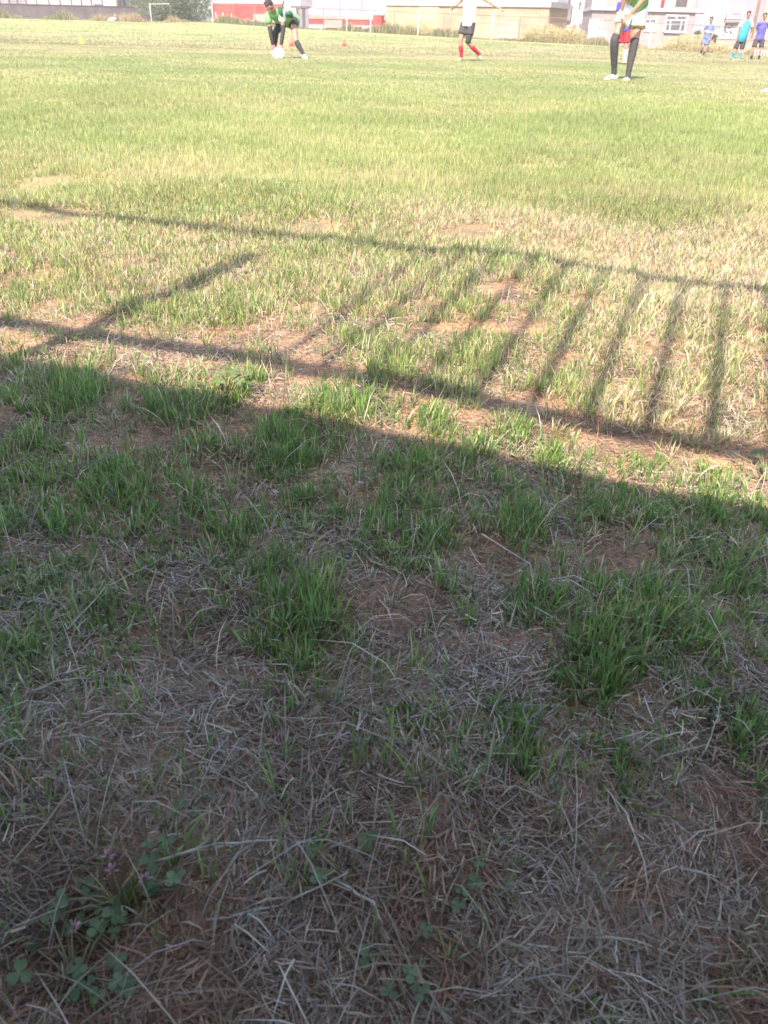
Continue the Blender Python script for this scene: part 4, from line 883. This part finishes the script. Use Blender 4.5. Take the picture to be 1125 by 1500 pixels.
# white and lavender houses at the right
F = Facade(1026, 90, 1070, 88.5); t = F.thing('tall_white_house', 'plain white house between the pink brick house and the lavender house', 'house')
zt = F.uz(1045, 5)[1] + 5; F.slab(0, F.L, F.gz, zt, -8, 0, 'wall_body', m_white, t); F.slab(-.2, F.L + .2, zt, zt + .2, -8.2, .3, 'roof', m_slab, t)
for a_ in (1046, 1050, 1053.5): F.px(a_, 38.5, a_ + 1, 42.5, .003, .02, 'wall_mark', m_dark, t)
F = Facade(1063, 84, 1128, 82); t = F.thing('lavender_house', 'lavender house with pale window and brown ledge behind the boys', 'house')
zt = F.uz(1095, 5)[1] + 4.5; F.slab(0, F.L, F.gz, zt, -8, 0, 'wall_body', m_lav, t); F.slab(-.2, F.L + .2, zt, zt + .2, -8.2, .3, 'roof', m_slab, t)
w = F.px(1066, 8, 1090, 28, .003, .06, 'window', m_white, t); F.px(1068, 10, 1088, 27, .062, .07, 'pane', m_lav, w); F.px(1073, 19.8, 1085, 20.8, .072, .09, 'bar', m_mid, w)
F.px(1062.5, 31.5, 1083, 34, .003, .4, 'ledge', m_brown, t); F.px(1063, 35, 1092, 60, .003, .06, 'white_panel', m_white, t)
gr = MB(); r_ = random.Random(5)
for k in range(14):
    x0, y0 = 1062 + r_.uniform(0, 13), 37 + r_.uniform(0, 12); pts = []
    for j in range(4):
        u, z = F.uz(x0 + r_.uniform(-2, 2), y0 + r_.uniform(-2.2, 2.2)); pts.append(F.a + F.d * u + F.n * .075 + Z3 * z)
    gr.tube(pts, .022, n=5)
gr.build('dark_scribble', m_dark, t)
F = Facade(1116, 80, 1190, 78); t = F.thing('yellow_house', 'pale yellow house at the right edge beside the brown pole', 'house')
zt = F.uz(1125, 5)[1] + 4; F.slab(0, F.L, F.gz, zt, -8, 0, 'wall_body', m_cream, t); F.slab(-.2, F.L + .2, zt, zt + .2, -8.2, .3, 'roof', m_slab, t)
p = survey(1106, 30, 76); p.z = hz(p.x, p.y); e = empty('utility_pole', p, 'brown timber utility pole at the upper right edge', 'pole')
MB().tube([p - Z3 * .2, p + Z3 * 7], [.14, .1], n=10).build('mast', m_brown, e, True); MB().box(p + Vector((-.8, -.06, 6.3)), (1.6, 0, 0), (0, .12, 0), (0, 0, .12)).build('crossarm', m_brown, e)
F = Facade(1056, 70, 1140, 68.5); t = F.thing('low_pink_wall', 'low pink wall behind the boys at the right', 'wall')
zt = F.uz(1090, 58)[1]; F.slab(0, F.L, F.gz, zt, -.25, 0, 'wall_body', m_pinkp, t); F.slab(-.05, F.L + .05, zt, zt + .06, -.3, .05, 'coping', m_slab, t)
F = Facade(1112, 58, 1150, 57); t = F.thing('white_picket_fence', 'short white picket fence at the right edge behind the boy in violet', 'fence')
for k in range(8): F.slab(k * F.L / 8, k * F.L / 8 + .07, F.gz, F.uz(1125, 73)[1], -.03, 0, 'picket', m_wpipe, t)
F.slab(0, F.L, F.uz(1125, 76)[1], F.uz(1125, 75)[1], .002, .03, 'rail', m_wpipe, t)
tree('dark_bush', 1050, 73, .55, .62, .75, 4500, .05, 'dark green bush behind the boy in light blue', 'bush', [(.12, .15, .09), (.17, .18, .13)], 9, .05)
tree('dark_bush', 1026, 75, 1.1, .35, .35, 1500, .05, 'little dark bush at the corner of the pink brick house', 'bush', [(.14, .14, .1), (.2, .18, .14)], 10, .04)
tree('dry_bush', 798, 70, .45, 1.9, .75, 9000, .05, 'pale yellow dry bush against the right end of the brick building', 'dry bush', YEL, 11, .03)
tree('dry_bush', 838, 69, .4, 1.3, .75, 6500, .05, 'yellow dry bush in front of the white house', 'dry bush', YEL, 12, .03)
tree('dry_bush', 608, 80, .35, 1.9, .8, 7000, .05, 'pale dry bush against the yellow part of the brick building', 'dry bush', YEL, 13, .03)
tree('dry_bush', 1015, 66, .3, 2.3, .85, 11000, .05, 'broad yellow heap of dry weeds below the white framed window', 'dry bush', YEL, 14, .03)
tree('dry_bush', 1062, 63, .1, 1.3, .5, 4500, .05, 'low yellow dry bush between the boys', 'dry bush', YEL, 15, .03)
# white sack in the weeds
p = survey(165.5, 33, 91); p.z = hz(p.x, p.y); sk = MB(); sk.ball(p + Z3 * .14, (.42, 0, 0), (0, .3, 0), (0, 0, .2)); sk.ball(p + Vector((.25, -.05, .2)), (.2, 0, 0), (0, .18, 0), (0, 0, .14)); sk.ball(p + Vector((-.3, 0, .1)), (.22, 0, 0), (0, .2, 0), (0, 0, .1))
o = sk.build('sack', m_white, None, True, origin=p); remesh(o, .04, 3); tag(o, 'crumpled white sack lying in the weeds by the grey wall', 'sack')
cone(337, 45, 52, .14, m_white, 'tiny white marker cone far off left of the goalkeeper')

# weeds along the fence
def weeds():
    n = 26000; px = rng.uniform(-60, 1190, n); xs = [222, 312, 430, 543, 650, 762, 880, 957, 1075]
    Yf = np.interp(px, xs, [p.y for p in BASE]); Yf = np.where(px < 222, 93 + (222 - px) * .02, Yf) + rng.normal(1.2, .9, n)
    ang = (px - 562.5) / FPX / (FW.y + UP.y * .62)
    x = ang * Yf; y = Yf; z = height(x, y)
    nz = fbm(px / 26, np.zeros(n) + 3.3, 90); tall = .16 + .85 * sstep(.35, .8, nz); tall = tall * np.where(px > 640, .62, 1) * np.where((px > 380) & (px < 470), .8, 1)
    hh = tall * rng.uniform(.4, 1.1, n)
    pd = np.interp(px, [0, 25, 85, 95, 215, 260, 420, 560, 700, 850, 900, 1125], [.4, .3, .4, .85, .85, .55, .35, .5, .4, .6, .9, .95])
    dry = rng.random(n) < pd
    col = np.where(dry[:, None], pick(np.array([(.34, .27, .165), (.38, .31, .2), (.36, .235, .14), (.31, .26, .17)]), n), pick(np.array([(.14, .165, .08), (.19, .205, .11), (.11, .14, .065)]), n))
    blades('fence_weeds', x, y, hh, rng.uniform(.03, .07, n), np.clip(np.abs(rng.normal(.25, .2, n)), .02, .9), col, 2, 'tall dry and green weeds along the foot of the back fence', 'weeds', z0=z)
weeds()

# ------------------------------------------------------------------ added volume that imitates lens glare
air = bpy.data.materials.new('glare_air'); air.use_nodes = True; nt = air.node_tree; nt.nodes.clear()
pv = nt.nodes.new('ShaderNodeVolumePrincipled'); pv.inputs['Color'].default_value = (.96, .95, .96, 1); pv.inputs['Density'].default_value = .0006
mo = nt.nodes.new('ShaderNodeOutputMaterial'); nt.links.new(pv.outputs[0], mo.inputs['Volume'])
hb = MB().box((-420, -40, -1.3), (840, 0, 0), (0, 350, 0), (0, 0, 14.3)).build('glare_volume', air)
tag(hb, 'thin pale volume added to imitate lens glare over the whole field', 'glare_volume', kind='stuff')
